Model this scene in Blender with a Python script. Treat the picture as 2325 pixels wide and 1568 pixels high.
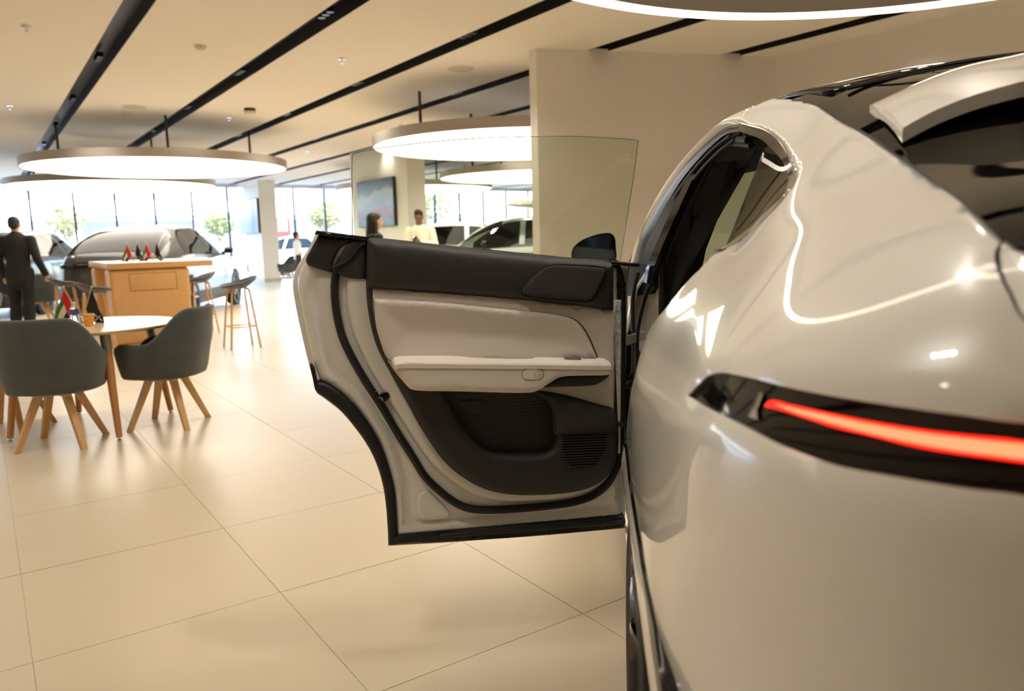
import bpy, bmesh, math, random
import numpy as np
from mathutils import Vector, Matrix
from mathutils.geometry import delaunay_2d_cdt
random.seed(7)
np.random.seed(7)
for _o in list(bpy.data.objects):
    bpy.data.objects.remove(_o)
SC = bpy.context.scene
COL = SC.collection

# ------------------------------------------------------------------ camera
# image is 2325 x 1568; camera stands at (0, 0), looks along +Y, X right, Z up
F_PX, CX, CY, CAM_H = 1743.0, 1162.5, 784.0, 1.29
PITCH, ROLL = math.radians(8.096), math.radians(-1.4636)
_fw = np.array([0, math.cos(PITCH), -math.sin(PITCH)])
_r0 = np.array([1.0, 0, 0])
_u0 = np.cross(_r0, _fw)
_rt = _r0 * math.cos(ROLL) + _u0 * math.sin(ROLL)
_up = -_r0 * math.sin(ROLL) + _u0 * math.cos(ROLL)
CAM = np.array([0, 0, CAM_H])
cam_data = bpy.data.cameras.new('camera')
cam_data.sensor_width = 36.0
cam_data.lens = 36.0 * F_PX / 2325.0
cam_data.clip_start = 0.05
cam_data.clip_end = 300
cam_data.dof.use_dof = True
cam_data.dof.focus_distance = 2.32
cam_data.dof.aperture_fstop = 3.4
cam_obj = bpy.data.objects.new('camera', cam_data)
COL.objects.link(cam_obj)
_m = Matrix(((_rt[0], _up[0], -_fw[0], 0), (_rt[1], _up[1], -_fw[1], 0), (_rt[2], _up[2], -_fw[2], CAM_H), (0, 0, 0, 1)))
cam_obj.matrix_world = _m
SC.camera = cam_obj


def ray(px, py):
    return _fw + _rt * (px - CX) / F_PX - _up * (py - CY) / F_PX


def onz(px, py, z=0.0):
    d = ray(px, py)
    return CAM + d * (z - CAM_H) / d[2]


def aty(px, py, y):
    d = ray(px, py)
    return CAM + d * y / d[1]


def project(p):
    q = np.asarray(p, float) - CAM
    z = q @ _fw
    return CX + F_PX * (q @ _rt) / z, CY - F_PX * (q @ _up) / z, z


# room axes: U runs along the ceiling channels (away, to the left), V across them (to the right)
TH = math.radians(-34.503)
U = np.array([math.sin(TH), math.cos(TH), 0])
V = np.array([math.cos(TH), -math.sin(TH), 0])
ROOM_ROT = -TH       # rotation about Z that turns +Y into U


def uv(u, v, z=0.0):
    p = U * u + V * v
    return np.array([p[0], p[1], z])


# ------------------------------------------------------------------ world, sun, exposure
world = bpy.data.worlds.new('world')
SC.world = world
world.use_nodes = True
wn = world.node_tree.nodes
wl = world.node_tree.links
bg = wn['Background']
sky = wn.new('ShaderNodeTexSky')
sky.sky_type = 'NISHITA'
sky.sun_disc = False
sky.sun_elevation = math.radians(55)
sky.sun_rotation = math.radians(150)
sky.air_density = 1.0
sky.dust_density = 2.0
wl.new(sky.outputs['Color'], bg.inputs['Color'])
bg.inputs['Strength'].default_value = 3.4
sun_d = bpy.data.lights.new('sun', 'SUN')
sun_d.energy = 6.0
sun_d.angle = math.radians(1.0)
sun_d.color = (1.0, 0.96, 0.9)
sun_o = bpy.data.objects.new('sun', sun_d)
COL.objects.link(sun_o)
sun_o.rotation_euler = (math.radians(28), math.radians(14), 0)
sun_o['kind'] = 'helper'
SC.view_settings.view_transform = 'Standard'
SC.view_settings.look = 'None'
SC.view_settings.gamma = 1.0
SC.view_settings.use_curve_mapping = False
SC.view_settings.exposure = 0.06
SPOT_W = 72.0                       # watts per lamp module, used by the ceiling lamps below
SPOT_COL = (1.0, 0.915, 0.80)
SC.cycles.use_denoising = True
SC.cycles.max_bounces = 8
SC.cycles.diffuse_bounces = 5
SC.cycles.glossy_bounces = 4
SC.cycles.transparent_max_bounces = 12
SC.cycles.sample_clamp_indirect = 6.0
SC.cycles.caustics_reflective = False
SC.cycles.caustics_refractive = False

# ------------------------------------------------------------------ materials
def lin(c):
    if isinstance(c, str):
        c = tuple(int(c[i:i + 2], 16) / 255 for i in (0, 2, 4))
    return tuple((x / 12.92 if x <= 0.04045 else ((x + 0.055) / 1.055) ** 2.4) for x in c)


MATS = {}


def mat(name, col, rough=0.5, metal=0.0, coat=0.0, spec=0.5, trans=0.0, noise=None, bump=None, emit=None, sheen=0.0, ior=None):
    """noise=(scale, amount, stretch)  bump=(scale, strength, stretch)  emit=(col, strength)"""
    if name in MATS:
        return MATS[name]
    m = bpy.data.materials.new(name)
    m.use_nodes = True
    nt = m.node_tree
    b = nt.nodes['Principled BSDF']
    c = lin(col)
    b.inputs['Base Color'].default_value = (*c, 1)
    b.inputs['Roughness'].default_value = rough
    b.inputs['Metallic'].default_value = metal
    b.inputs['Coat Weight'].default_value = coat
    b.inputs['Coat Roughness'].default_value = 0.03
    b.inputs['Specular IOR Level'].default_value = spec
    b.inputs['Transmission Weight'].default_value = trans
    b.inputs['Sheen Weight'].default_value = sheen
    if ior:
        b.inputs['IOR'].default_value = ior
    if emit:
        b.inputs['Emission Color'].default_value = (*lin(emit[0]), 1)
        b.inputs['Emission Strength'].default_value = emit[1]
    tc = nt.nodes.new('ShaderNodeTexCoord')

    def tex(scale, stretch, detail=4):
        mp = nt.nodes.new('ShaderNodeMapping')
        mp.inputs['Scale'].default_value = stretch
        nt.links.new(tc.outputs['Object'], mp.inputs['Vector'])
        t = nt.nodes.new('ShaderNodeTexNoise')
        t.inputs['Scale'].default_value = scale
        t.inputs['Detail'].default_value = detail
        nt.links.new(mp.outputs['Vector'], t.inputs['Vector'])
        return t
    if noise is None:
        noise = (30, 0.02, (1, 1, 1))
    t = tex(noise[0], noise[2])
    r = nt.nodes.new('ShaderNodeMapRange')
    r.inputs['From Min'].default_value = 0.3
    r.inputs['From Max'].default_value = 0.7
    r.inputs['To Min'].default_value = 1 - noise[1]
    r.inputs['To Max'].default_value = 1 + noise[1]
    nt.links.new(t.outputs['Fac'], r.inputs['Value'])
    mx = nt.nodes.new('ShaderNodeVectorMath')
    mx.operation = 'SCALE'
    mx.inputs[0].default_value = c
    nt.links.new(r.outputs['Result'], mx.inputs['Scale'])
    nt.links.new(mx.outputs['Vector'], b.inputs['Base Color'])
    if bump:
        t2 = tex(bump[0], bump[2], 2)
        bp = nt.nodes.new('ShaderNodeBump')
        bp.inputs['Strength'].default_value = bump[1]
        bp.inputs['Distance'].default_value = 0.002
        nt.links.new(t2.outputs['Fac'], bp.inputs['Height'])
        nt.links.new(bp.outputs['Normal'], b.inputs['Normal'])
    MATS[name] = m
    return m


def glass_mat(name, tint, refl=0.04, rough=0.0):
    """thin sheet glass: tinted see-through with a fresnel reflection"""
    if name in MATS:
        return MATS[name]
    m = bpy.data.materials.new(name)
    m.use_nodes = True
    nt = m.node_tree
    nt.nodes.clear()
    out = nt.nodes.new('ShaderNodeOutputMaterial')
    tr = nt.nodes.new('ShaderNodeBsdfTransparent')
    tr.inputs['Color'].default_value = (*tint, 1)
    gl = nt.nodes.new('ShaderNodeBsdfGlossy')
    gl.inputs['Roughness'].default_value = rough
    lw = nt.nodes.new('ShaderNodeLayerWeight')
    lw.inputs['Blend'].default_value = 0.5
    pw = nt.nodes.new('ShaderNodeMath'); pw.operation = 'POWER'; pw.inputs[1].default_value = 5.0
    fr = nt.nodes.new('ShaderNodeMath'); fr.operation = 'MULTIPLY_ADD'; fr.inputs[1].default_value = 0.96; fr.inputs[2].default_value = refl
    nt.links.new(lw.outputs['Facing'], pw.inputs[0])
    nt.links.new(pw.outputs[0], fr.inputs[0])
    mx = nt.nodes.new('ShaderNodeMixShader')
    nt.links.new(fr.outputs[0], mx.inputs['Fac'])
    nt.links.new(tr.outputs['BSDF'], mx.inputs[1])
    nt.links.new(gl.outputs['BSDF'], mx.inputs[2])
    nt.links.new(mx.outputs['Shader'], out.inputs['Surface'])
    MATS[name] = m
    return m


WHITE_PAINT = mat('car_paint_white', (0.92, 0.912, 0.885), rough=0.28, coat=1.0, noise=(400, 0.006, (1, 1, 1)))
BLACK_GLOSS = mat('black_gloss_trim', (0.045, 0.044, 0.042), rough=0.07)
BLACK_RUBBER = mat('black_rubber', (0.085, 0.082, 0.078), rough=0.55, noise=(60, 0.05, (1, 1, 1)))
DARK_PLASTIC = mat('dark_soft_plastic', (0.165, 0.16, 0.153), rough=0.52, noise=(300, 0.03, (1, 1, 1)), bump=(900, 0.15, (1, 1, 1)))
DARK_FABRIC = mat('charcoal_woven_fabric', (0.225, 0.215, 0.205), rough=0.95, noise=(700, 0.45, (1, 1, 1)), bump=(800, 0.8, (1, 1, 1)))
BEIGE_LEATHER = mat('light_beige_leather', (0.85, 0.815, 0.775), rough=0.5, noise=(200, 0.015, (1, 1, 1)), bump=(700, 0.12, (1, 1, 1)))
CREAM_LEATHER = mat('cream_leather', (0.91, 0.885, 0.84), rough=0.45, noise=(200, 0.015, (1, 1, 1)), bump=(700, 0.12, (1, 1, 1)))
CHROME = mat('bright_metal', (0.85, 0.84, 0.82), rough=0.12, metal=1.0)
STEEL = mat('brushed_steel', (0.62, 0.61, 0.59), rough=0.35, metal=1.0)
PIT_BLACK = mat('deep_black', (0.03, 0.03, 0.03), rough=0.8)

# ------------------------------------------------------------------ geometry helpers
def link(o, parent=None):
    COL.objects.link(o)
    if parent is not None:
        o.parent = parent
    return o


def smooth_mesh(me, angle=40):
    n = len(me.polygons)
    me.polygons.foreach_set('use_smooth', [True] * n)
    if angle is not None:
        try:
            me.set_sharp_from_angle(angle=math.radians(angle))
        except Exception:
            pass


def mk(name, verts, faces, m=None, parent=None, smooth=True, angle=40):
    me = bpy.data.meshes.new(name)
    me.from_pydata([tuple(map(float, v)) for v in verts], [], [tuple(int(i) for i in f) for f in faces])
    me.validate()
    if m:
        me.materials.append(m)
    if smooth:
        smooth_mesh(me, angle)
    o = bpy.data.objects.new(name, me)
    return link(o, parent)


def bm_obj(name, bm, m=None, parent=None, smooth=True, angle=40):
    bmesh.ops.recalc_face_normals(bm, faces=bm.faces)
    me = bpy.data.meshes.new(name)
    bm.to_mesh(me)
    bm.free()
    if m:
        me.materials.append(m)
    if smooth:
        smooth_mesh(me, angle)
    o = bpy.data.objects.new(name, me)
    return link(o, parent)


def empty(name, loc=(0, 0, 0), rz=0.0):
    o = bpy.data.objects.new(name, None)
    o.empty_display_size = 0.1
    o.location = tuple(map(float, loc))
    o.rotation_euler = (0, 0, rz)
    return link(o)


def tag(o, label=None, cat=None, group=None, kind=None):
    if label:
        o['label'] = label
    if cat:
        o['category'] = cat
    if group:
        o['group'] = group
    if kind:
        o['kind'] = kind
    return o


def thing(name, label, cat, loc=(0, 0, 0), rz=0.0, group=None):
    return tag(empty(name, loc, rz), label, cat, group)


def copy_tree(o, parent=None):
    c = o.copy()
    COL.objects.link(c)
    c.parent = parent
    for ch in list(o.children):
        copy_tree(ch, c)
    return c


def add_box(bm, c, s, rot=None, bevel=0.0, seg=2):
    r = bmesh.ops.create_cube(bm, size=1.0)
    vs = r['verts']
    M = Matrix.Translation(Vector(c)) @ (rot.to_4x4() if rot else Matrix.Identity(4)) @ Matrix.Diagonal((*s, 1))
    if bevel > 0:
        bmesh.ops.transform(bm, matrix=Matrix.Diagonal((*s, 1)), verts=vs)
        ed = list({e for v in vs for e in v.link_edges})
        rb = bmesh.ops.bevel(bm, geom=ed, offset=bevel, segments=seg, affect='EDGES', profile=0.5)
        vs = list({v for f in rb['faces'] for v in f.verts} | {v for v in vs if v.is_valid})
        M = Matrix.Translation(Vector(c)) @ (rot.to_4x4() if rot else Matrix.Identity(4))
    bmesh.ops.transform(bm, matrix=M, verts=vs)
    return vs


def box(name, c, s, m, parent=None, rot=None, bevel=0.0, seg=2):
    bm = bmesh.new()
    add_box(bm, c, s, rot, bevel, seg)
    return bm_obj(name, bm, m, parent, smooth=bevel > 0)


def tube_geo(path, rad, seg=10, closed=False, cap=True, scale2=None):
    """sweep; rad scalar or list; returns verts, faces"""
    P = [np.asarray(p, float) for p in path]
    n = len(P)
    R = rad if hasattr(rad, '__len__') else [rad] * n
    verts, faces = [], []
    prev = None
    for i in range(n):
        if closed:
            t = P[(i + 1) % n] - P[i - 1]
        else:
            t = P[min(i + 1, n - 1)] - P[max(i - 1, 0)]
        t = t / (np.linalg.norm(t) + 1e-12)
        if prev is None:
            a = np.array([0, 0, 1.0]) if abs(t[2]) < 0.9 else np.array([1.0, 0, 0])
            x = np.cross(a, t)
        else:
            x = prev - t * (prev @ t)
        x = x / (np.linalg.norm(x) + 1e-12)
        prev = x
        y = np.cross(t, x)
        for k in range(seg):
            an = 2 * math.pi * k / seg
            verts.append(P[i] + R[i] * (x * math.cos(an) * (scale2 or 1.0) + y * math.sin(an)))
    m = n if closed else n - 1
    for i in range(m):
        j = (i + 1) % n
        for k in range(seg):
            l = (k + 1) % seg
            faces.append((i * seg + k, i * seg + l, j * seg + l, j * seg + k))
    if cap and not closed:
        faces.append(tuple(range(seg))[::-1])
        faces.append(tuple((n - 1) * seg + k for k in range(seg)))
    return verts, faces


def tube(name, path, rad, m, parent=None, seg=10, closed=False, cap=True):
    v, f = tube_geo(path, rad, seg, closed, cap)
    return mk(name, v, f, m, parent)


def lathe_geo(prof, seg=32, c=(0, 0, 0), closed=False):
    verts, faces = [], []
    for r, z in prof:
        for k in range(seg):
            a = 2 * math.pi * k / seg
            verts.append((c[0] + r * math.cos(a), c[1] + r * math.sin(a), c[2] + z))
    n = len(prof)
    for i in range(n if closed else n - 1):
        j = (i + 1) % n
        for k in range(seg):
            l = (k + 1) % seg
            faces.append((i * seg + k, i * seg + l, j * seg + l, j * seg + k))
    if not closed:
        faces.append(tuple(range(seg))[::-1])
        faces.append(tuple((n - 1) * seg + k for k in range(seg)))
    return verts, faces


def lathe(name, prof, m, parent=None, seg=32, c=(0, 0, 0), closed=False, angle=40):
    v, f = lathe_geo(prof, seg, c, closed)
    return mk(name, v, f, m, parent, angle=angle)


def join_geo(parts):
    V_, F_ = [], []
    for v, f in parts:
        o = len(V_)
        V_ += list(v)
        F_ += [tuple(i + o for i in q) for q in f]
    return V_, F_


def spl(pts, closed=False, n=6):
    """Catmull-Rom through 2D/3D points; a point given as (pt, 1) is a sharp corner"""
    P, S = [], []
    for p in pts:
        if isinstance(p, tuple) and len(p) == 2 and hasattr(p[0], '__len__'):
            P.append(np.asarray(p[0], float)); S.append(True)
        else:
            P.append(np.asarray(p, float)); S.append(False)
    N = len(P)
    out = []
    m = N if closed else N - 1
    for i in range(m):
        p1, p2 = P[i], P[(i + 1) % N]
        p0 = P[i - 1] if (closed or i > 0) and not S[i] else 2 * p1 - p2
        p3 = P[(i + 2) % N] if (closed or i + 2 < N) and not S[(i + 1) % N] else 2 * p2 - p1
        # centripetal
        t0 = 0; t1 = t0 + max(np.linalg.norm(p1 - p0), 1e-9) ** .5
        t2 = t1 + max(np.linalg.norm(p2 - p1), 1e-9) ** .5; t3 = t2 + max(np.linalg.norm(p3 - p2), 1e-9) ** .5
        for k in range(n):
            t = t1 + (t2 - t1) * k / n
            a1 = (t1 - t) / (t1 - t0) * p0 + (t - t0) / (t1 - t0) * p1
            a2 = (t2 - t) / (t2 - t1) * p1 + (t - t1) / (t2 - t1) * p2
            a3 = (t3 - t) / (t3 - t2) * p2 + (t - t2) / (t3 - t2) * p3
            b1 = (t2 - t) / (t2 - t0) * a1 + (t - t0) / (t2 - t0) * a2
            b2 = (t3 - t) / (t3 - t1) * a2 + (t - t1) / (t3 - t1) * a3
            out.append((t2 - t) / (t2 - t1) * b1 + (t - t1) / (t2 - t1) * b2)
    if not closed:
        out.append(P[-1])
    return np.array(out)


def in_poly(pts, poly):
    pts = np.asarray(pts); poly = np.asarray(poly)
    x, y = pts[:, 0], pts[:, 1]
    r = np.zeros(len(pts), bool)
    j = len(poly) - 1
    for i in range(len(poly)):
        xi, yi = poly[i]; xj, yj = poly[j]
        c = ((yi > y) != (yj > y)) & (x < (xj - xi) * (y - yi) / (yj - yi + 1e-15) + xi)
        r ^= c
        j = i
    return r


def seg_dist(pts, poly, closed=True):
    pts = np.asarray(pts); poly = np.asarray(poly)
    d = np.full(len(pts), 1e9)
    n = len(poly)
    for i in range(n if closed else n - 1):
        a = poly[i]; b = poly[(i + 1) % n]
        ab = b - a
        t = np.clip(((pts - a) @ ab) / (ab @ ab + 1e-15), 0, 1)
        q = pts - (a + t[:, None] * ab)
        d = np.minimum(d, np.hypot(q[:, 0], q[:, 1]))
    return d


def fill2d(poly, holes=(), step=0.02, extra=()):
    """triangulate a 2D polygon (with holes) with interior grid points; returns pts, tris, n_boundary"""
    poly = np.asarray(poly, float)
    loops = [poly] + [np.asarray(h, float) for h in holes]
    pts = []; edges = []
    for L in loops:
        o = len(pts)
        pts += list(L)
        edges += [(o + i, o + (i + 1) % len(L)) for i in range(len(L))]
    nb = len(pts)
    lo, hi = poly.min(0), poly.max(0)
    gx = np.arange(lo[0] + step * .5, hi[0], step)
    gy = np.arange(lo[1] + step * .5, hi[1], step * .8660)
    g = np.array([(x + (step * .5 if k % 2 else 0), y) for k, y in enumerate(gy) for x in gx])
    if len(g):
        k = in_poly(g, poly)
        for h in loops[1:]:
            k &= ~in_poly(g, h)
        g = g[k]
        if len(g):
            d = np.min([seg_dist(g, L) for L in loops], 0)
            g = g[d > step * .35]
        pts += list(g)
    pts += [np.asarray(e, float) for e in extra]
    res = delaunay_2d_cdt([Vector(p) for p in pts], edges, [], 0, 1e-9)
    ov = np.array([(v.x, v.y) for v in res[0]])
    tris = [f for f in res[2]]
    cen = np.array([ov[list(f)].mean(0) for f in tris])
    k = in_poly(cen, poly)
    for h in loops[1:]:
        k &= ~in_poly(cen, h)
    tris = [f for f, kk in zip(tris, k) if kk]
    used = sorted({i for f in tris for i in f})
    mp = {o: i for i, o in enumerate(used)}
    ov = ov[used]
    tris = [tuple(mp[i] for i in f) for f in tris]
    return ov, tris, loops


def border_edges(tris):
    cnt = {}
    for f in tris:
        for i in range(len(f)):
            a, b = f[i], f[(i + 1) % len(f)]
            k = (min(a, b), max(a, b))
            cnt.setdefault(k, []).append((a, b))
    return [v[0] for v in cnt.values() if len(v) == 1]


def shell_from(pts3, tris, back3):
    """front surface pts3/tris, back surface back3 (same topology), rim walls"""
    n = len(pts3)
    F_ = [tuple(t) for t in tris] + [tuple(i + n for i in t[::-1]) for t in tris]
    for a, b in border_edges(tris):
        F_.append((b, a, a + n, b + n))
    return list(pts3) + list(back3), F_
# ------------------------------------------------------------------ the room
CEIL = 3.3
U0, U1, V0, V1 = -7.0, 27.5, -9.0, 22.0
FLOOR_M = mat('polished_cream_tile', (0.81, 0.755, 0.655), rough=0.30, spec=0.45, noise=(420, 0.035, (1, 1, 1)))
GROUT_M = mat('tile_grout', (0.75, 0.69, 0.595), rough=0.7)
CEIL_M = mat('ceiling_paint', (0.94, 0.92, 0.885), rough=0.9)
WALL_M = mat('wall_paint', (0.92, 0.90, 0.872), rough=0.75)
CHAN_M = mat('channel_black', (0.115, 0.105, 0.095), rough=0.45, noise=(20, 0.06, (1, 1, 1)))


def room_box(name, u0, u1, v0, v1, z0, z1, m, parent=None, bevel=0.0):
    c = uv((u0 + u1) / 2, (v0 + v1) / 2, (z0 + z1) / 2)
    return box(name, c, (abs(v1 - v0), abs(u1 - u0), abs(z1 - z0)), m, parent, Matrix.Rotation(ROOM_ROT, 3, 'Z'), bevel)


def bm_room_box(bm, u0, u1, v0, v1, z0, z1):
    c = uv((u0 + u1) / 2, (v0 + v1) / 2, (z0 + z1) / 2)
    add_box(bm, c, (abs(v1 - v0), abs(u1 - u0), abs(z1 - z0)), Matrix.Rotation(ROOM_ROT, 3, 'Z'))


# floor: a grout bed with single tiles laid on the measured grid
floor = tag(room_box('floor', U0, U1, V0, V1, -0.20, -0.0025, GROUT_M), 'cream tiled showroom floor', kind='structure')
TA, TB = 0.7865, 0.8081
T_O = np.array([0.2198, 2.4836, 0])
tu0, tv0 = float(T_O @ U), float(T_O @ V)


def tile_mesh():
    bm = bmesh.new()
    add_box(bm, (0, 0, -0.006), (TA - 0.0028, TB - 0.0028, 0.012))
    me = bpy.data.meshes.new('tile')
    bm.to_mesh(me); bm.free()
    me.materials.append(FLOOR_M)
    return me


TILE = tile_mesh()
cells = []
for j in range(-14, 34):
    for i in range(-30, 16):
        cu, cv = tu0 + (j + .5) * TB, tv0 - (i + .5) * TA
        if not (U0 + TB / 2 < cu < U1 - TB / 2 and V0 + TA / 2 < cv < V1 - TA / 2):
            continue
        p = uv(cu, cv)
        seen = False
        for du in (-.5, 0, .5):
            for dv in (-.5, 0, .5):
                q = uv(cu + du * TB, cv + dv * TA)
                if q[1] > 0.3:
                    x, y, z = project(q)
                    if z > 0.3 and -20 < x < 2345 and y < 1620 and not (x > 1425 and y > 560):
                        seen = True
        cells.append((0 if seen else 1, float(np.hypot(p[0], p[1])), cu, cv))
cells.sort()
rest = []
for n, (hid, dist, cu, cv) in enumerate(cells):
    if n < 290 and not hid:
        o = bpy.data.objects.new('tile', TILE)
        link(o, floor)
        # slight lippage between neighbours
        o.location = tuple(uv(cu, cv, random.uniform(-0.0006, 0.0004)))
        o.rotation_euler = (random.uniform(-1, 1) * 4e-4, random.uniform(-1, 1) * 4e-4, ROOM_ROT)
    else:
        rest.append((cu, cv))
vv, ff = [], []
for cu, cv in rest:
    o = len(vv)
    h, w = (TB - .004) / 2, (TA - .004) / 2
    vv += [uv(cu - h, cv - w, 0), uv(cu - h, cv + w, 0), uv(cu + h, cv + w, 0), uv(cu + h, cv - w, 0)]
    ff.append((o, o + 1, o + 2, o + 3))
far_tiles = mk('tile_field', vv, ff, FLOOR_M, floor, smooth=False)
far_tiles['kind'] = 'stuff'

# ceiling: plaster bands with open slots between them
S_C = [1.32 + 1.52 * k for k in range(-6, 13)]
S_HW = 0.115
bm = bmesh.new()
edges_v = [V0]
for c in S_C:
    if c - S_HW > V0 + .3 and c + S_HW < V1 - .3:
        edges_v += [c - S_HW, c + S_HW]
edges_v.append(V1)
for k in range(0, len(edges_v), 2):
    bm_room_box(bm, U0, U1, edges_v[k], edges_v[k + 1], CEIL, CEIL + 0.14)
bm_room_box(bm, U0, U1, V0, V1, CEIL + 0.19, CEIL + 0.30)
ceiling = tag(bm_obj('ceiling', bm, CEIL_M, smooth=False), 'plain plaster ceiling with dark slots', kind='structure')

SPOT_RING = mat('spot_housing', (0.16, 0.15, 0.14), rough=0.3, metal=0.6)
SPOT_LENS = mat('spot_lens', (0.9, 0.88, 0.8), rough=0.2, emit=((1.0, 0.93, 0.80), 9.0))
_c1 = lathe_geo([(0.030, 0.0), (0.036, 0.0), (0.036, 0.055), (0.001, 0.055), (0.001, 0.05), (0.030, 0.05)], 14)
_c2 = lathe_geo([(0.0295, 0.018), (0.0295, 0.024), (0.001, 0.03)], 14)
_cv, _cf = join_geo([_c1, _c2])
CUP = bpy.data.meshes.new('spot_lamp'); CUP.from_pydata(_cv, [], _cf); CUP.materials.append(SPOT_RING); CUP.materials.append(SPOT_LENS); smooth_mesh(CUP)
for _p in CUP.polygons:
    if _p.index >= len(_c1[1]):
        _p.material_index = 1
SPOTS = []
for c in S_C:
    if not (V0 + .3 < c - S_HW and c + S_HW < V1 - .3):
        continue
    # liner: two side strips and a back
    bm = bmesh.new()
    bm_room_box(bm, U0, U1, c - S_HW, c + S_HW, CEIL + 0.13, CEIL + 0.139)
    bm_room_box(bm, U0, U1, c - S_HW, c - S_HW + .008, CEIL - 0.002, CEIL + 0.13)
    bm_room_box(bm, U0, U1, c + S_HW - .008, c + S_HW, CEIL - 0.002, CEIL + 0.13)
    t = bm_obj('light_channel', bm, CHAN_M, ceiling, smooth=False)
    for j in range(-3, 9):
        uu = 4.2 + 2.8 * j
        p = uv(uu, c, CEIL)
        SPOTS.append((uu, c))
        show = False
        if p[1] > 1:
            x, y, z = project(p)
            show = -60 < x < 2400 and -80 < y < 520
        if show:
            for e in (-1, 0, 1):
                cu_ = bpy.data.objects.new('spot_lamp', CUP); link(cu_, t)
                cu_.location = tuple(uv(uu + e * 0.105, c, CEIL + 0.03)); cu_.rotation_euler = (0, 0, ROOM_ROT)

# the light of those spots: one light per lamp near the white car, one per module elsewhere
for uu, c in SPOTS:
    p = uv(uu, c, CEIL)
    dist = math.hypot(p[0] - 0.6, p[1] - 2.2)
    far_in_view = p[1] > 6 and -11 < p[0] < 1.5 and p[1] < 19 and uu < 19
    if (math.hypot(p[0] - 0.3, p[1] - 4.0) < 10.5 or far_in_view) and -6.5 < uu < 19 and V0 < c < 12 and (p[1] > 0.8 or (p[0] < -0.2 and p[1] > -2.2)):
        near = dist < 3.4
        for e in ((-1, 0, 1) if near else (0,)):
            ld = bpy.data.lights.new('spot_light', 'SPOT')
            ld.energy = (SPOT_W / 3 if near else SPOT_W) * (1.0 if p[1] > 0.8 else 0.6)
            ld.color = SPOT_COL
            ld.spot_size = math.radians(116)
            ld.spot_blend = 0.9
            ld.shadow_soft_size = 0.028 if near else 0.07
            lo = bpy.data.objects.new('spot_light', ld)
            COL.objects.link(lo)
            lo.location = tuple(uv(uu + e * .105, c, CEIL - 0.005))
            lo['kind'] = 'helper'

# side walls, wall behind the camera
tag(room_box('wall_left', U0, U1, V0 - .3, V0, -.2, CEIL + .3, WALL_M), 'white wall left of the view', kind='structure')
tag(room_box('wall_right', U0, U1, V1, V1 + .3, -.2, CEIL + .3, WALL_M), 'white wall right of the view', kind='structure')
tag(room_box('wall_back', U0 - .3, U0, V0, V1, -.2, CEIL + .3, mat('back_wall_brown', (.42, .37, .31), rough=.7)), 'brown wall behind the viewer', kind='structure')

# the plastered block in the middle of the hall
pts = [(0.343, 8.70), (3.20, 9.40), (4.73, 7.18), (6.6, 8.46), (4.9, 12.0), (0.62, 12.0), (0.268, 8.80)]
vv = [(x, y, 0.0) for x, y in pts] + [(x, y, CEIL + .02) for x, y in pts]
n = len(pts)
ff = [(i, (i + 1) % n, (i + 1) % n + n, i + n) for i in range(n)] + [tuple(range(n))[::-1], tuple(range(n, 2 * n))]
tag(mk('wall_block', vv, ff, WALL_M, smooth=False), 'beige plastered wall block behind the open car door', kind='structure')

# columns with screens, both turned with the room
def column(name, corner, lu, lv, label):
    cu, cv = float(np.dot(corner, U)), float(np.dot(corner, V))
    o = room_box(name, cu, cu + lu, cv, cv + lv, 0.0, CEIL + .02, WALL_M)
    tag(o, label, kind='structure')
    sk = room_box('skirting', cu - .012, cu + lu + .012, cv - .012, cv + lv + .012, 0.0, 0.11, mat('skirting_beige', (0.82, 0.76, 0.66), rough=.5), o)
    return cu, cv


b1 = onz(601, 640)
b1[2] = 0
c1u, c1v = column('pillar_far', b1, 1.75, 0.55, 'white square pillar by the far windows')
b2 = aty(930, 540, 16.2)
b2[2] = 0
c2u, c2v = column('pillar_near', b2, 2.9, 0.42, 'white pillar holding the painted screen')

# ------------------------------------------------------------------ window front
FRAME_M = mat('window_frame_dark', (0.17, 0.17, 0.18), rough=0.4, metal=0.3)
PANE_M = glass_mat('window_glass', (0.93, 0.96, 0.97))
win = tag(empty('window_1'), 'glazed shop front with thin dark mullions', kind='structure')
MULL = []
k = 0
vpos = 1.45 - 1.155 * 9
while vpos < V1:
    if vpos > V0:
        MULL.append(vpos)
        room_box('mullion', U1 - 0.05, U1 + 0.05, vpos - 0.03, vpos + 0.03, 0.0, CEIL + .3, FRAME_M, win)
    vpos += 1.155
for a, b in zip([V0] + MULL, MULL + [V1]):
    if b - a > .2:
        room_box('pane', U1 - 0.006, U1 + 0.006, a + 0.03, b - 0.03, 0.05, 3.18, PANE_M, win)
room_box('head_rail', U1 - .06, U1 + .06, V0, V1, 3.18, CEIL + .3, mat('head_rail_white', (0.86, 0.86, 0.86), rough=.5), win)
room_box('sill_rail', U1 - .06, U1 + .06, V0, V1, -.2, 0.05, FRAME_M, win)
# ------------------------------------------------------------------ pendant lamps
LAMP_SIDE = mat('lamp_side_grey', (0.66, 0.63, 0.59), rough=0.45)
DIFF_M = mat('lamp_diffuser', (0.95, 0.94, 0.92), rough=0.6, emit=((1.0, 0.955, 0.89), 5.0))
RING_M = mat('ring_led', (0.95, 0.94, 0.92), rough=0.6, emit=((1.0, 0.93, 0.84), 7.0))
LAMP_Z = 2.6


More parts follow.
